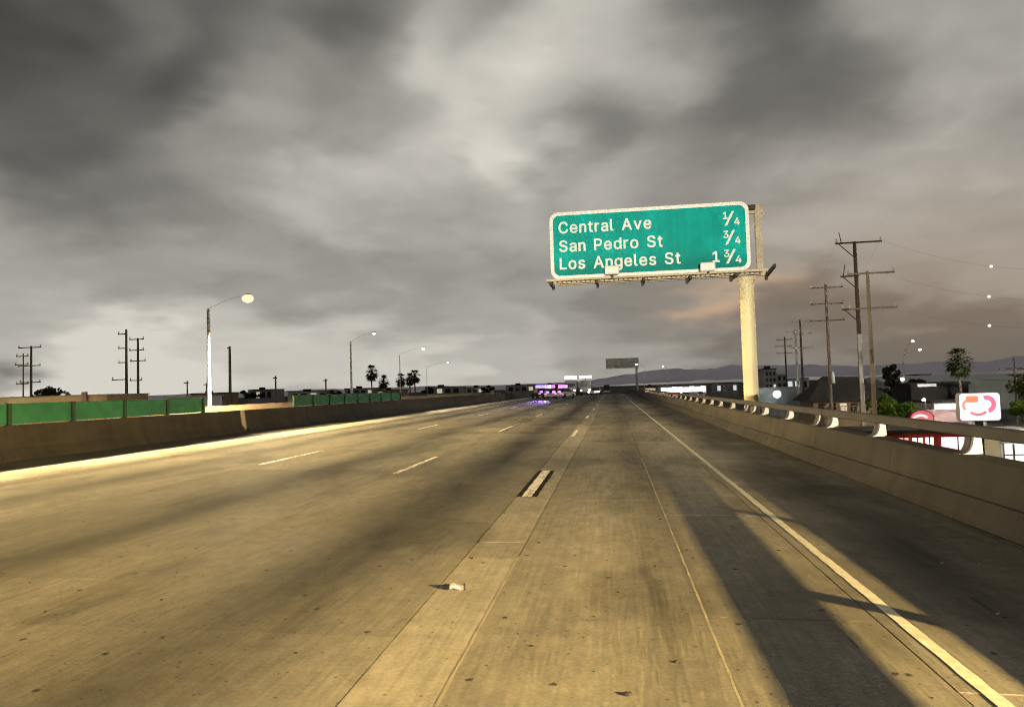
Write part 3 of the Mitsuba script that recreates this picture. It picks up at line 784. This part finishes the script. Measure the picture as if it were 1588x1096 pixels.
part(fl, 'lens', ball((57.9, 158.5, 1.4), (0.4, 0.3, 0.35), 2), 'lens_body', smooth=True, emit=glow((1, 1, 0.98), 4.0))

# ------------------------------------------------------------------ trees and plants


def crown(center, radii, n, size, seed, hollow=0.35):
    g = np.random.RandomState(seed)
    nb = max(5, n // 90)
    u = g.normal(size=(nb, 3)); u /= np.linalg.norm(u, axis=1)[:, None]
    blobs = u * (g.uniform(0.35, 0.95, nb)[:, None])
    blobs[:, 2] = np.maximum(blobs[:, 2], -0.75)
    br = g.uniform(0.16, 0.36, nb)
    k = g.randint(0, nb, n)
    d = g.normal(size=(n, 3)); d /= np.linalg.norm(d, axis=1)[:, None]
    p = (blobs[k] + d * (br[k] * g.uniform(hollow, 1.0, n) ** 0.5)[:, None]) * np.array(radii) + np.array(center)
    a = g.normal(size=(n, 3)); a /= np.linalg.norm(a, axis=1)[:, None]
    b = np.cross(a, g.normal(size=(n, 3))); b /= np.linalg.norm(b, axis=1)[:, None]
    s = (size * g.uniform(0.5, 1.3, n))[:, None]
    v = np.stack([p - a * s, p + b * s * 0.55, p + a * s, p - b * s * 0.55], 1).reshape(-1, 3)
    i = np.arange(n)[:, None] * 4
    f = np.vstack([i + [0, 1, 2], i + [0, 2, 3]])
    return trimesh.Trimesh(v, f, process=False)


def tree(center, radii, n, size, seed, mat, label, name='tree', base=GROUND):
    t = thing(name, label, 'tree')
    x, y, z = center
    lim = [tube((x, y, base), (x, y, z - radii[2] * 0.3), 0.22, 0.14, 8)]
    g = random.Random(seed)
    for k in range(5):
        a = g.uniform(0, 2 * PI)
        lim.append(tube((x, y, z - radii[2] * 0.7), (x + math.cos(a) * radii[0] * 0.6, y + math.sin(a) * radii[1] * 0.6, z + radii[2] * g.uniform(0, 0.5)), 0.10, 0.03, 6))
    part(t, 'trunk', MB(lim), 'wood')
    part(t, 'crown', crown(center, radii, n, size, seed), mat)
    return t


def palm(x, y, z, r, label, seed, base=GROUND, tall=1.25, group=None):
    t = thing('palm_tree', label, 'palm', group)
    g = random.Random(seed)
    part(t, 'trunk', path_tube([(x + 0.15 * math.sin(k), y, base + (z - base) * k / 5) for k in range(6)], [0.26, 0.22, 0.2, 0.19, 0.18, 0.2], 8), 'wood_red', smooth=30)
    ms = []
    for k in range(90):
        a = g.uniform(0, 2 * PI)
        up = g.uniform(-1.1, 1.35)
        L = r * g.uniform(0.75, 1.05)
        d = np.array([math.cos(a) * math.cos(up), math.sin(a) * math.cos(up), math.sin(up) * tall])
        side = np.array([-math.sin(a), math.cos(a), 0])
        prev = None
        vs, fs = [], []
        for s in np.linspace(0.25, 1, 5):
            c = np.array([x, y, z]) + d * L * s - np.array([0, 0, 0.28 * r * s * s])
            vs.append(c)
        for j in range(7):   # fan leaf: thin blades from the stalk's end
            w = (j - 3) / 3
            o = vs[2]
            tip = vs[4] + side * w * L * 0.42 - np.array([0, 0, abs(w) * 0.10 * r])
            q = side * 0.075 * r
            ms.append(trimesh.Trimesh([o - q * 0.3, o + q * 0.3, (o + tip) / 2 + q * 0.75, tip, (o + tip) / 2 - q * 0.75], [[0, 1, 2], [0, 2, 4], [2, 3, 4]], process=False))
        ms.append(tube(np.array([x, y, z]), vs[2], 0.03, 0.02, 4))
    part(t, 'crown', MB(ms), 'leaf_palm')
    return t


palm(51.1, 117.9, 4.3, 2.1, 'large dark palm tree on the right above the rooftops', 3)
for i, (x, y, z, r, lab) in enumerate([(-64.1, 193.2, 7.6, 2.1, 'leftmost and tallest of the small palms on the left skyline'), (-61.0, 193.7, 5.0, 1.8, 'second small palm from the left on the left skyline, the lowest one'), (-56.3, 194.3, 5.4, 1.7, 'middle small palm on the left skyline'),
                                       (-53.9, 194.6, 5.5, 1.7, 'small palm second from the right, leaning into its neighbour'), (-52.6, 194.9, 6.3, 1.8, 'rightmost of the small palms on the left skyline')]):
    palm(x, y, z, r, lab, 20 + i, group='small palms on the left skyline')
tree((31.4, 90.2, -1.9), (2.3, 2.2, 1.9), 2600, 0.20, 31, 'leaf_green', 'bright green lit tree behind the rail left of the red round sign')
tree((34.5, 92.0, -2.2), (1.5, 1.5, 1.4), 1300, 0.20, 32, 'leaf_olive', 'small olive tree just right of the bright green lit tree')
tree((52.4, 148.4, 2.3), (1.9, 1.9, 2.1), 1800, 0.26, 33, 'leaf_dark', 'dark round tree silhouette right of the twin utility poles')
tree((47.6, 141.0, -1.2), (2.7, 2.5, 1.8), 1700, 0.26, 34, 'leaf_dark', 'low dark tree below the dark round tree')
tree((57.5, 148.0, 0.3), (2.4, 2.2, 1.5), 1600, 0.26, 35, 'leaf_dark', 'dark bush-like tree in front of the long pale warehouse')
tree((62.8, 118.6, -0.2), (4.2, 4.0, 3.0), 3600, 0.26, 36, 'leaf_olive', 'broad green tree at the right edge of the photo')
tree((48.5, 95.0, -2.9), (2.2, 2.2, 1.5), 1600, 0.20, 37, 'leaf_green', 'low pale-green tree at the right edge behind the glowing sign')
tree((39.0, 112.0, -2.6), (1.8, 1.8, 1.3), 1200, 0.22, 38, 'leaf_olive', 'shaded tree below the dark hip roof')
tree((-96.0, 115.5, 2.0), (3.2, 3.0, 2.6), 2200, 0.3, 39, 'leaf_dark', 'dark rounded tree behind the tan wall on the left')
tree((-110.0, 117.0, 2.5), (3.0, 3.0, 4.0), 2200, 0.3, 40, 'leaf_olive', 'dark tree cut off by the left edge of the photo')

ll = thing('added_lot_lamp', 'small white lamp on a post added to brighten the green tree', 'lamp')  # lamp added to brighten the tree's foliage
part(ll, 'post', tube((33.9, 86.6, GROUND), (33.9, 86.6, -0.9), 0.08, 0.07, 8), 'lamp_steel')
part(ll, 'lens', ball((33.8, 86.7, -0.75), (0.2, 0.2, 0.16), 2), 'lens_body', smooth=True, emit=glow((1, 1, 0.85), 250.0, 0.6))

# ------------------------------------------------------------------ buildings


def win_grid(t, x0, x1, z0, z1, y, nx, nz, mat='dark_glass', emit=None, mar=0.25, lit=()):
    dx, dz = (x1 - x0) / nx, (z1 - z0) / nz
    for j in range(nz):
        for i in range(nx):
            a, b = x0 + dx * (i + mar), x0 + dx * (i + 1 - mar * 0.5)
            c, d = z0 + dz * (j + 0.25), z0 + dz * (j + 0.85)
            m = MB([box(a, b, y - 0.06, y + 0.02, c, d)])
            part(t, 'window', m, 'lens_body' if (i, j) in lit else mat, emit=emit if (i, j) in lit else None)


# tan wall building on the left behind the opposite carriageway
b = thing('tan_building', 'long low tan lamp-lit wall with a flat top behind the left green screens', 'building')
part(b, 'wall', MB([box(-92, -60.2, 82, 90, GROUND, 2.52)]), 'tan_stucco')
part(b, 'coping', box(-92.2, -60.1, 81.85, 90.2, 2.52, 2.62), 'tan_stucco')
part(b, 'pilaster', box(-63.35, -62.75, 81.7, 82, GROUND, 2.95), 'wood_red', label='brown post rising above the tan wall')
b = thing('pale_house', 'small white lit building just right of the tan wall', 'building')
part(b, 'wall', box(-66.8, -61.0, 104, 110, GROUND, 2.0), 'white_stucco')
part(b, 'roof', box(-67.0, -60.8, 103.8, 110.2, 2.0, 2.2), 'pale_roof')

# grey block right of the sign pole
b = thing('grey_building', 'distant pale grey multi-storey block beside the big sign pole', 'building')
part(b, 'wall', MB([box(52.5, 56.8, 268, 280, GROUND, 5.9), box(56.8, 60.5, 269, 280, GROUND, 4.2)]), 'grey_stucco')
part(b, 'roof', MB([box(52.3, 57.0, 267.8, 280.2, 5.9, 6.2), box(53.6, 55.2, 270, 273, 6.2, 7.1)]), 'dark_roof')
win_grid(b, 52.8, 56.6, -3.5, 5.4, 268, 3, 4, lit={(0, 0), (2, 1)}, emit=glow((1, 0.95, 0.85), 0.6))
win_grid(b, 57.0, 60.3, -3.5, 3.8, 269, 2, 3)
fl = thing('flood_light', 'bright bluish-white flood light below the distant grey block', 'flood light')
part(fl, 'post', tube((33.0, 156.0, GROUND), (33.0, 156.0, -1.2), 0.12, 0.1, 8), 'lamp_steel')
part(fl, 'lens', ball((33.0, 155.9, -0.9), (0.75, 0.3, 0.7), 2), 'lens_body', smooth=True, emit=glow((0.85, 1, 1), 14.0))
b = thing('teal_shed', 'low teal-grey shed around the bright flood light', 'building')
part(b, 'wall', box(29.6, 38.0, 160, 168, GROUND, 0.2), 'pale_roof')
part(b, 'roof', box(29.4, 38.2, 159.6, 168.4, 0.2, 0.5), 'grey_stucco')
part(b, 'awning', box(29.5, 32.6, 158.4, 160, -2.7, -2.5), 'lens_body')

# hip roofed dark house
b = thing('dark_house', 'house with a big black hip roof and tan balcony behind the right rail', 'house')
part(b, 'wall', box(32.2, 43.0, 126, 134, GROUND, -1.6), 'tan_stucco')
rv = np.array([[31.0, 124.6, -1.7], [44.4, 124.6, -1.7], [44.4, 135.4, -1.7], [31.0, 135.4, -1.7], [34.9, 130, 2.3], [40.8, 130, 2.1]])
part(b, 'roof', trimesh.Trimesh(rv, [[0, 1, 5], [0, 5, 4], [1, 2, 5], [2, 3, 4], [2, 4, 5], [3, 0, 4], [0, 3, 2], [0, 2, 1]]), 'dark_roof')
part(b, 'balcony', MB([box(32.4, 39.0, 124.9, 126, -4.3, -4.15)] + [box(32.4 + i * 0.62, 32.52 + i * 0.62, 124.95, 125.05, -4.15, -2.6) for i in range(11)] + [box(32.4, 39.0, 124.9, 125.06, -2.62, -2.5)]), 'tan_stucco')
win_grid(b, 32.6, 42.6, -4.0, -1.8, 126, 6, 1, lit={(2, 0)}, emit=glow((1, 0.8, 0.5), 0.5))

# warehouse
b = thing('warehouse', 'long low pale warehouse on the horizon left of the big palm', 'building')
part(b, 'wall', box(62.5, 90, 180, 200, GROUND, 0.6), 'pale_roof')
part(b, 'roof', trimesh.Trimesh(np.array([[62, 179.5, 0.6], [91, 179.5, 0.6], [91, 201, 0.6], [62, 201, 0.6], [62, 190, 2.1], [91, 190, 2.1]]), [[0, 1, 5], [0, 5, 4], [1, 2, 5], [2, 3, 4], [2, 4, 5], [3, 0, 4]]), 'pale_roof')
win_grid(b, 63, 80, -2.2, 0.3, 180, 8, 1, lit={(1, 0), (4, 0), (5, 0)}, emit=glow((0.9, 1, 0.95), 0.5))
b = thing('white_shop', 'low white building with a lit front below the warehouse', 'building')
part(b, 'wall', box(47.3, 54.5, 118, 126, GROUND, -2.2), 'white_stucco')
part(b, 'roof', box(47.1, 54.7, 117.8, 126.2, -2.2, -1.9), 'dark_roof')
part(b, 'sign_band', box(47.4, 52.6, 117.7, 118, -3.3, -2.4), 'lens_body', emit=glow((1, 1, 0.9), 0.9))
b = thing('dark_shop', 'dark flat-roofed building under the big palm', 'building')
part(b, 'wall', box(52.5, 62.0, 140, 150, GROUND, 0.2), 'dark_roof')
part(b, 'roof', box(52.2, 62.3, 139.7, 150.3, 0.2, 0.7), 'dark_roof')
part(b, 'parapet_light', box(53.5, 56.6, 139.5, 139.7, 0.0, 0.5), 'lens_body', emit=glow((1, 0.9, 0.9), 0.5))
b = thing('roadside_shop', 'shop with glowing orange and white windows seen under the right rail', 'shop')
part(b, 'wall', box(22.6, 31.9, 70.6, 77, GROUND, -3.2), 'red_paint')
part(b, 'roof', box(22.2, 32.3, 70.0, 77.4, -3.2, -2.9), 'dark_roof')
for x0, x1, c, s in [(23.2, 24.6, (1, 0.80, 0.42), 1.3), (25.2, 26.0, (1, 0.55, 0.45), 0.9), (26.3, 27.2, (1, 0.82, 0.45), 2.2), (27.4, 28.1, (1, 0.8, 0.6), 2.0), (28.7, 31.5, (1, 0.86, 0.88), 1.1)]:
    w = part(b, 'window', box(x0, x1, 70.5, 70.58, -5.5, -3.6), 'lens_body', emit=glow(c, s))
    part(w, 'frame', MB([box(x0 - 0.06, x1 + 0.06, 70.44, 70.5, -3.6, -3.5), box((x0 + x1) / 2 - 0.04, (x0 + x1) / 2 + 0.04, 70.44, 70.5, -5.5, -3.6), box(x0 - 0.06, x0, 70.44, 70.5, -5.5, -3.6)]), 'red_paint')
b = thing('white_storefront', 'bright white storefront under the rail at the right edge of the photo', 'shop')
part(b, 'wall', box(25.0, 34, 52.6, 54.6, GROUND, -2.5), 'white_stucco')
part(b, 'roof', box(24.8, 34.2, 52.0, 54.8, -2.5, -2.3), 'dark_roof')
for x0, x1 in ((25.2, 26.6), (26.8, 28.6), (28.8, 31.0)):
    w = part(b, 'window', box(x0, x1, 52.5, 52.58, -5.4, -2.75), 'lens_body', emit=glow((0.97, 1, 0.98), 1.3))
    part(w, 'frame', MB([box(x0 - 0.1, x0, 52.42, 52.5, -5.4, -2.7), box(x0, x1, 52.42, 52.5, -3.5, -3.42), box(x0 + 0.5, x0 + 0.62, 52.42, 52.5, -4.3, -2.75)]), 'grey_paint')
b = thing('lit_canopy', 'white lit canopy roof just below the glowing rectangular sign', 'canopy')
part(b, 'roof', box(30.0, 36.5, 66, 74, -3.3, -3.0), 'white_stucco')
part(b, 'fascia', box(30.0, 36.5, 65.9, 66, -3.35, -2.75), 'lens_body', emit=glow((1, 1, 0.92), 0.9))
for x in (30.6, 35.8):
    part(b, 'column', box(x - 0.15, x + 0.15, 66.4, 66.7, GROUND, -3.3), 'grey_paint')

# glowing rectangular pole sign
s = thing('pole_sign', 'glowing white rounded rectangular sign with pink and orange emblem on a dark post', 'sign')
gx0, gx1, gz0, gz1, gy = 25.5, 28.4, -1.62, 0.5, 59.2
part(s, 'cabinet', plate(rounded(gx0, gx1, gz0, gz1, 0.25), gy + 0.02, 0.5), 'grey_paint')
part(s, 'face', plate(rounded(gx0 + 0.06, gx1 - 0.06, gz0 + 0.06, gz1 - 0.06, 0.22), gy, 0.02), 'lens_body', emit=glow((1.0, 0.93, 0.99), 1.25))


def ann(cx, cz, rx, rz, w, a0, a1, n=14):
    t = np.linspace(math.radians(a0), math.radians(a1), n)
    out = [(cx + rx * math.cos(q), cz + rz * math.sin(q)) for q in t] + [(cx + (rx - w) * math.cos(q), cz + (rz - w) * math.sin(q)) for q in t[::-1]]
    return Polygon(out).buffer(0)


em = part(s, 'emblem', plate(ann(27.42, -0.38, 0.66, 0.66, 0.34, -80, 112), gy - 0.012, 0.012), 'lens_body', emit=glow((0.95, 0.10, 0.32), 0.85))
part(s, 'emblem', plate(rounded(26.0, 26.85, -0.22, 0.26, 0.12), gy - 0.012, 0.012), 'lens_body', emit=glow((0.95, 0.20, 0.05), 0.9))
part(s, 'emblem', plate(ann(26.5, -0.45, 0.80, 0.62, 0.2, 125, 215), gy - 0.013, 0.012), 'lens_body', emit=glow((0.95, 0.25, 0.25), 0.8))
part(s, 'emblem', plate(ann(26.8, -0.55, 0.80, 0.68, 0.2, 222, 322), gy - 0.014, 0.012), 'lens_body', emit=glow((0.9, 0.12, 0.22), 0.75))
part(s, 'post', MB([box(26.75, 27.15, gy + 0.1, gy + 0.45, GROUND, gz0)]), 'dark_steel')
s = thing('round_sign', 'small round glowing red sign with a white swirl behind the right rail', 'sign')
part(s, 'cabinet', plate(Polygon([(33.0 + 1.25 * math.cos(a), -2.72 + 0.95 * math.sin(a)) for a in np.linspace(0, 2 * PI, 28)[:-1]]), 85.42, 0.4), 'red_paint')
part(s, 'face', plate(Polygon([(33.0 + 1.15 * math.cos(a), -2.72 + 0.86 * math.sin(a)) for a in np.linspace(0, 2 * PI, 28)[:-1]]), 85.40, 0.02), 'lens_body', emit=glow((0.75, 0.07, 0.12), 0.8))
part(s, 'swirl', plate(ann(32.85, -2.80, 0.80, 0.55, 0.22, 20, 250), 85.385, 0.015), 'lens_body', emit=glow((1, 0.85, 0.86), 1.2))
part(s, 'swirl', plate(rounded(32.1, 33.0, -3.45, -2.95, 0.15), 85.380, 0.015), 'lens_body', emit=glow((1, 0.9, 0.9), 1.2))
part(s, 'post', box(32.85, 33.15, 85.5, 85.75, GROUND, -3.5), 'dark_steel')

b = thing('red_shop', 'low building with a dim red fascia right of the round red sign', 'shop')
part(b, 'wall', box(34.4, 41.0, 93, 99, GROUND, -2.6), 'grey_stucco')
part(b, 'fascia', box(34.3, 41.1, 92.7, 93.0, -3.6, -2.1), 'lens_body', emit=glow((0.55, 0.08, 0.09), 0.45))
part(b, 'roof', box(34.2, 41.2, 92.9, 99.2, -2.6, -2.4), 'dark_roof')

# distant lit store and the frontage road with queued cars
struct('frontage_road', trimesh.Trimesh([[9, 120, -5.0], [26, 120, -5.0], [12, 196, -2.0], [32, 196, -2.0], [12, 300, -2.0], [40, 300, -2.0]], [[0, 1, 3], [0, 3, 2], [2, 3, 5], [2, 5, 4]]), 'asphalt', 'frontage road rising beside the freeway on the right', 'road')
b = thing('lit_store', 'long low building with a dazzling white lit front in the distance', 'building')
part(b, 'wall', box(16.0, 31.5, 256, 268, -6, 0.9), 'white_stucco')
part(b, 'roof', MB([box(15.8, 31.8, 255.6, 268.2, 0.9, 1.2)]), 'grey_stucco')
g = random.Random(4)
for i in range(8):
    part(b, 'window', box(16.4 + i * 1.86, 18.0 + i * 1.86, 255.85, 255.95, -1.2 + g.uniform(-0.2, 0.3), 0.75 + g.uniform(-0.25, 0.1)), 'lens_body', emit=glow((1, 0.97, 0.98), g.uniform(1.2, 2.6)))
b = thing('tan_shop', 'small tan lit building at the far end of the right barrier', 'building')
part(b, 'wall', box(9.2, 13.4, 226, 232, -6, 1.1), 'tan_stucco')
part(b, 'roof', trimesh.Trimesh(np.array([[9, 225.7, 1.1], [13.6, 225.7, 1.1], [13.6, 232.3, 1.1], [9, 232.3, 1.1], [11.3, 229, 1.9]]), [[0, 1, 4], [1, 2, 4], [2, 3, 4], [3, 0, 4]]), 'dark_roof')
part(b, 'window', box(9.8, 12.8, 225.9, 226.0, -0.3, 0.7), 'lens_body', emit=glow((1, 0.78, 0.5), 0.5))

# ------------------------------------------------------------------ vehicles


def car(x, y, rot, label, body='car_dark', base=0.0, name='car', cat='car', tail=None, head=None, bar=None, L=4.7, W=1.85, H=1.45, group=None):
    """rot 0: the rear faces the camera (-y)"""
    t = thing(name, label, cat, group)
    M = trimesh.transformations.rotation_matrix(rot, [0, 0, 1]); M[:3, 3] = (x, y, base)

    def put(nm, m, mat, **kw):
        m = m.copy(); m.apply_transform(M)
        return part(t, nm, m, mat, **kw)
    side = [(-L / 2, 0.35), (-L / 2, 0.85), (-L / 2 + 0.1, 0.95), (L * 0.20, 0.93), (L / 2 - 0.1, 0.75), (L / 2, 0.55), (L / 2, 0.3)]
    m = trimesh.creation.extrude_polygon(Polygon(side), W, engine='earcut')
    R_ = np.array([[0, 0, 1, -W / 2], [1, 0, 0, 0], [0, 1, 0, 0], [0, 0, 0, 1.0]])
    m.apply_transform(R_); put('body', m, body)
    cab = np.array([[sx * (W / 2 - (0.06 if z < 1 else 0.22)), yy, z] for sx in (-1, 1) for yy, z in ((-L * 0.40, 0.94), (L * 0.22, 0.93), (-L * 0.24, H), (L * 0.05, H))])
    put('cabin', trimesh.convex.convex_hull(cab), 'dark_glass')
    roof = np.array([[sx * (W / 2 - 0.24), yy, z] for sx in (-1, 1) for yy in (-L * 0.23, L * 0.04) for z in (H, H + 0.04)])
    put('roof', trimesh.convex.convex_hull(roof), body)
    for sx in (-1, 1):
        for yy in (-L * 0.31, L * 0.31):
            put('wheel', tube((sx * (W / 2 - 0.2), yy, 0.33), (sx * (W / 2 + 0.02), yy, 0.33), 0.33, 0.33, 16), 'rubber')
        put('taillight', box(sx * (W / 2 - 0.38), sx * (W / 2 - 0.06), -L / 2 - 0.02, -L / 2 + 0.02, 0.64, 0.82), 'lens_body' if tail else 'red_paint', emit=glow((1, 0.06, 0.05), tail) if tail else None)
        put('headlight', box(sx * (W / 2 - 0.42), sx * (W / 2 - 0.06), L / 2 - 0.02, L / 2 + 0.02, 0.5, 0.68), 'lens_body', emit=glow((1, 0.97, 0.92), head) if head else None)
    if bar:
        for sx in (-0.45, 0.45):
            put('added_flasher', box(sx - 0.24, sx + 0.24, -L / 2 - 0.03, -L / 2 + 0.02, 0.86, 1.12), 'lens_body', emit=glow((0.34, 0.16, 1.0) if sx < 0 else (0.75, 0.22, 1.0), 1.7))  # glowing boxes added to enlarge the violet glare
        lbk = put('light_bar', box(-0.65, 0.65, -0.35, -0.1, H + 0.05, H + 0.10), 'dark_steel')
        for q, (c, s, x0, x1) in enumerate(bar):
            mm = box(x0, x1, -0.4, -0.05, H + 0.10, H + 0.55); mm.apply_transform(M)
            part(lbk, 'lamp', mm, 'lens_body', emit=glow(c, s, 0.15 if s > 50 else 0.02))
    return t


BAR = [((0.30, 0.17, 1.0), 2.6, -0.75, -0.16), ((0.9, 0.75, 1.0), 3.0, -0.16, 0.16), ((0.62, 0.08, 1.0), 1.3, 0.16, 0.75)]
car(-9.0, 108.0, 0.12, 'dark police car with glaring blue and violet roof lights, middle one of three', 'car_dark', float(gz(-9, 108)), 'police_car', 'police car', tail=2.0, bar=BAR)
scene['police_car_added_spot'] = {'type': 'spot', 'intensity': {'type': 'rgb', 'value': [8000 * v for v in (0.42, 0.24, 1.0)]}, 'beam_width': 2.2, 'cutoff_angle': 5.0, 'sampling_weight': 2.0,
                             'to_world': T().look_at(origin=[-9.0, 105.4, 2.2], target=[-8.8, 86.0, 0.1], up=[0, 0, 1])}  # added violet spot imitating the streak of the police lights on the road
car(-7.4, 114.0, -0.4, 'white police car with a pink light bar, rightmost of the three', 'car_white', float(gz(-7.4, 114)), 'police_car', 'police car', tail=2.0, bar=[((0.95, 0.16, 0.9), 2.0, -0.7, 0.7)])
car(-4.1, 152.0, PI + 0.05, 'car with white headlights facing the camera far down the road', 'car_silver', float(gz(-4, 152)), 'car', 'car', head=25.0)
car(-3.5, 165.0, PI - 0.05, 'smaller farther car with white headlights right of the lit trucks', 'car_white', float(gz(-3.5, 165)), 'car', 'car', head=18.0)


tv = car(1.2, -27.0, 0.0, 'white patrol car behind the camera with its headlights on', 'car_white', float(gz(1.2, -27)), 'patrol_car', 'police car')
scene[f'{tv}_beam'] = {'type': 'spot', 'intensity': {'type': 'rgb', 'value': [10000 * v for v in (1.0, 0.88, 0.66)]}, 'beam_width': 7.0, 'cutoff_angle': 17.0, 'sampling_weight': 18.0,
                       'to_world': T().look_at(origin=[1.9, -24.55, 0.62], target=[3.2, 10, 3.6], up=[0, 0, 1])}
car(-10.9, 113.0, 0.35, 'third police car with a deep blue light bar, leftmost of the three', 'car_dark', float(gz(-10.9, 113)), 'police_car', 'police car', tail=2.0, bar=[((0.22, 0.12, 1.0), 2.2, -0.75, 0.75)])


def engine(x, y, label, dz):
    t = thing('emergency_truck', label, 'truck', 'emergency trucks with raised flood lamps')
    z = float(gz(x, y))
    part(t, 'body', rbox(x - 1.22, x + 1.22, y, y + 6.5, z + 0.55, z + 2.95, 0.1), 'car_silver')
    part(t, 'cab', rbox(x - 1.2, x + 1.2, y - 2.2, y - 0.05, z + 0.5, z + 2.7, 0.12), 'car_silver')
    part(t, 'windscreen', box(x - 1.0, x + 1.0, y - 2.24, y - 2.2, z + 1.6, z + 2.4), 'dark_glass')
    for sx in (-1, 1):
        for yy in (-1.2, 3.0, 4.6):
            part(t, 'wheel', tube((x + sx * 0.85, y + yy, z + 0.52), (x + sx * 1.24, y + yy, z + 0.52), 0.52, 0.52, 16), 'rubber')
        part(t, 'headlight', box(x + sx * 0.65, x + sx * 1.05, y - 2.24, y - 2.2, z + 0.85, z + 1.1), 'lens_body', emit=glow((1, 0.98, 0.95), 6.0))
    part(t, 'mast', MB([box(x - 0.06, x + 0.06, y + 1.2, y + 1.32, z + 2.95, z + 3.5)]), 'dark_steel')
    r = part(t, 'flood_bar', box(x - 1.3, x + 1.3, y + 1.15, y + 1.4, z + 3.45 + dz, z + 3.55 + dz), 'dark_steel')
    for k in range(5):
        part(r, 'lamp', box(x - 1.26 + k * 0.52, x - 0.84 + k * 0.52, y + 1.1, y + 1.15, z + 3.25 + dz, z + 3.85 + dz), 'lens_body', emit=glow((1, 0.94, 0.98), 3.0))
    return t


engine(-8.3, 151.0, 'grey emergency truck with a raised row of white flood lamps, left one of two', 0.0)
engine(-5.4, 153.0, 'grey emergency truck with a raised row of white flood lamps, right one of two', 0.12)
car(-1.4, 198.0, 0.0, 'dark tall van far ahead in the right lane', 'car_dark', float(gz(-1.4, 198)), 'van', 'van', H=2.3, L=5.2)
for i, (x, y, z, lab) in enumerate([(15.2, 203, -2.05, 'leftmost of the queued cars with red tail lights beyond the right barrier'), (17.3, 206, -2.05, 'second of the queued cars with red tail lights beyond the right barrier'), (19.4, 204, -2.05, 'third of the queued cars with red tail lights beyond the right barrier'), (23.6, 208, -2.05, 'white car queued to the right of the red tail lights')]):
    car(x, y, 0.05, lab, ['car_dark', 'engine_red', 'engine_red', 'car_white'][i], z + 0.06, tail=4.0 if i < 3 else 1.0, group='cars queued on the frontage road')

# ------------------------------------------------------------------ far skyline of low blocks and trees, each its own thing
g = random.Random(11)
kinds = [('tan_stucco', 'tan'), ('grey_stucco', 'grey'), ('white_stucco', 'white'), ('grey_stucco', 'weathered grey')]
SKYL = [(-158, 262, 14, 3.4), (-139, 270, 10, 4.2), (-122, 268, 16, 3.0), (-104, 280, 12, 3.6), (-90, 276, 10, 2.6), (-72, 282, 14, 3.2), (-58, 290, 10, 2.6), (-43, 300, 12, 3.0), (-30, 310, 10, 2.8)]
ordn = ['first', 'second', 'third', 'fourth', 'fifth', 'sixth', 'seventh', 'eighth', 'ninth']
for i, (x, y, w, h) in enumerate(SKYL):
    mk, nm = kinds[i % 4]
    b = thing('skyline_building', f'low {nm} flat building on the left horizon, {ordn[i]} from the left', 'building', 'low buildings on the left horizon')
    part(b, 'wall', box(x, x + w, y, y + 10, GROUND, h), mk)
    part(b, 'roof', MB([box(x - 0.2, x + w + 0.2, y - 0.2, y + 10.2, h, h + 0.25), box(x + w * 0.3, x + w * 0.45, y + 3, y + 5, h + 0.25, h + 1.0)]), 'dark_roof')
    win_grid(b, x + 0.5, x + w - 0.5, 0.2, h - 0.2, y, 4, 1, lit={(i % 4, 0)}, emit=glow((1, 0.85, 0.6), 0.45))
for i, (x, y, r) in enumerate([(-128, 250, 3.0), (-98, 255, 2.4), (-66, 262, 2.2), (-46, 270, 2.4), (-24, 290, 2.6)]):
    tree((x, y, 2.0), (r * 1.3, r, r * 0.7), 700, 0.4, 60 + i, 'leaf_dark', f'small dark tree on the left horizon, {ordn[i]} from the left')
RSK = [(40, 300, 9, 1.5), (66, 310, 12, 2.5), (83, 300, 14, 1.2), (104, 290, 12, 2.4)]
for i, (x, y, w, h) in enumerate(RSK):
    mk, nm = kinds[(i + 1) % 4]
    b = thing('skyline_building', f'low {nm} flat building on the right horizon, {ordn[i]} from the left', 'building', 'low buildings on the right horizon')
    part(b, 'wall', box(x, x + w, y, y + 10, GROUND, h), mk)
    part(b, 'roof', box(x - 0.2, x + w + 0.2, y - 0.2, y + 10.2, h, h + 0.25), 'dark_roof')
    win_grid(b, x + 0.5, x + w - 0.5, -2.2, h - 0.4, y, 4, 1, lit={(i % 4, 0), (3 - i % 4, 0)}, emit=glow((0.9, 1, 1), 0.6))
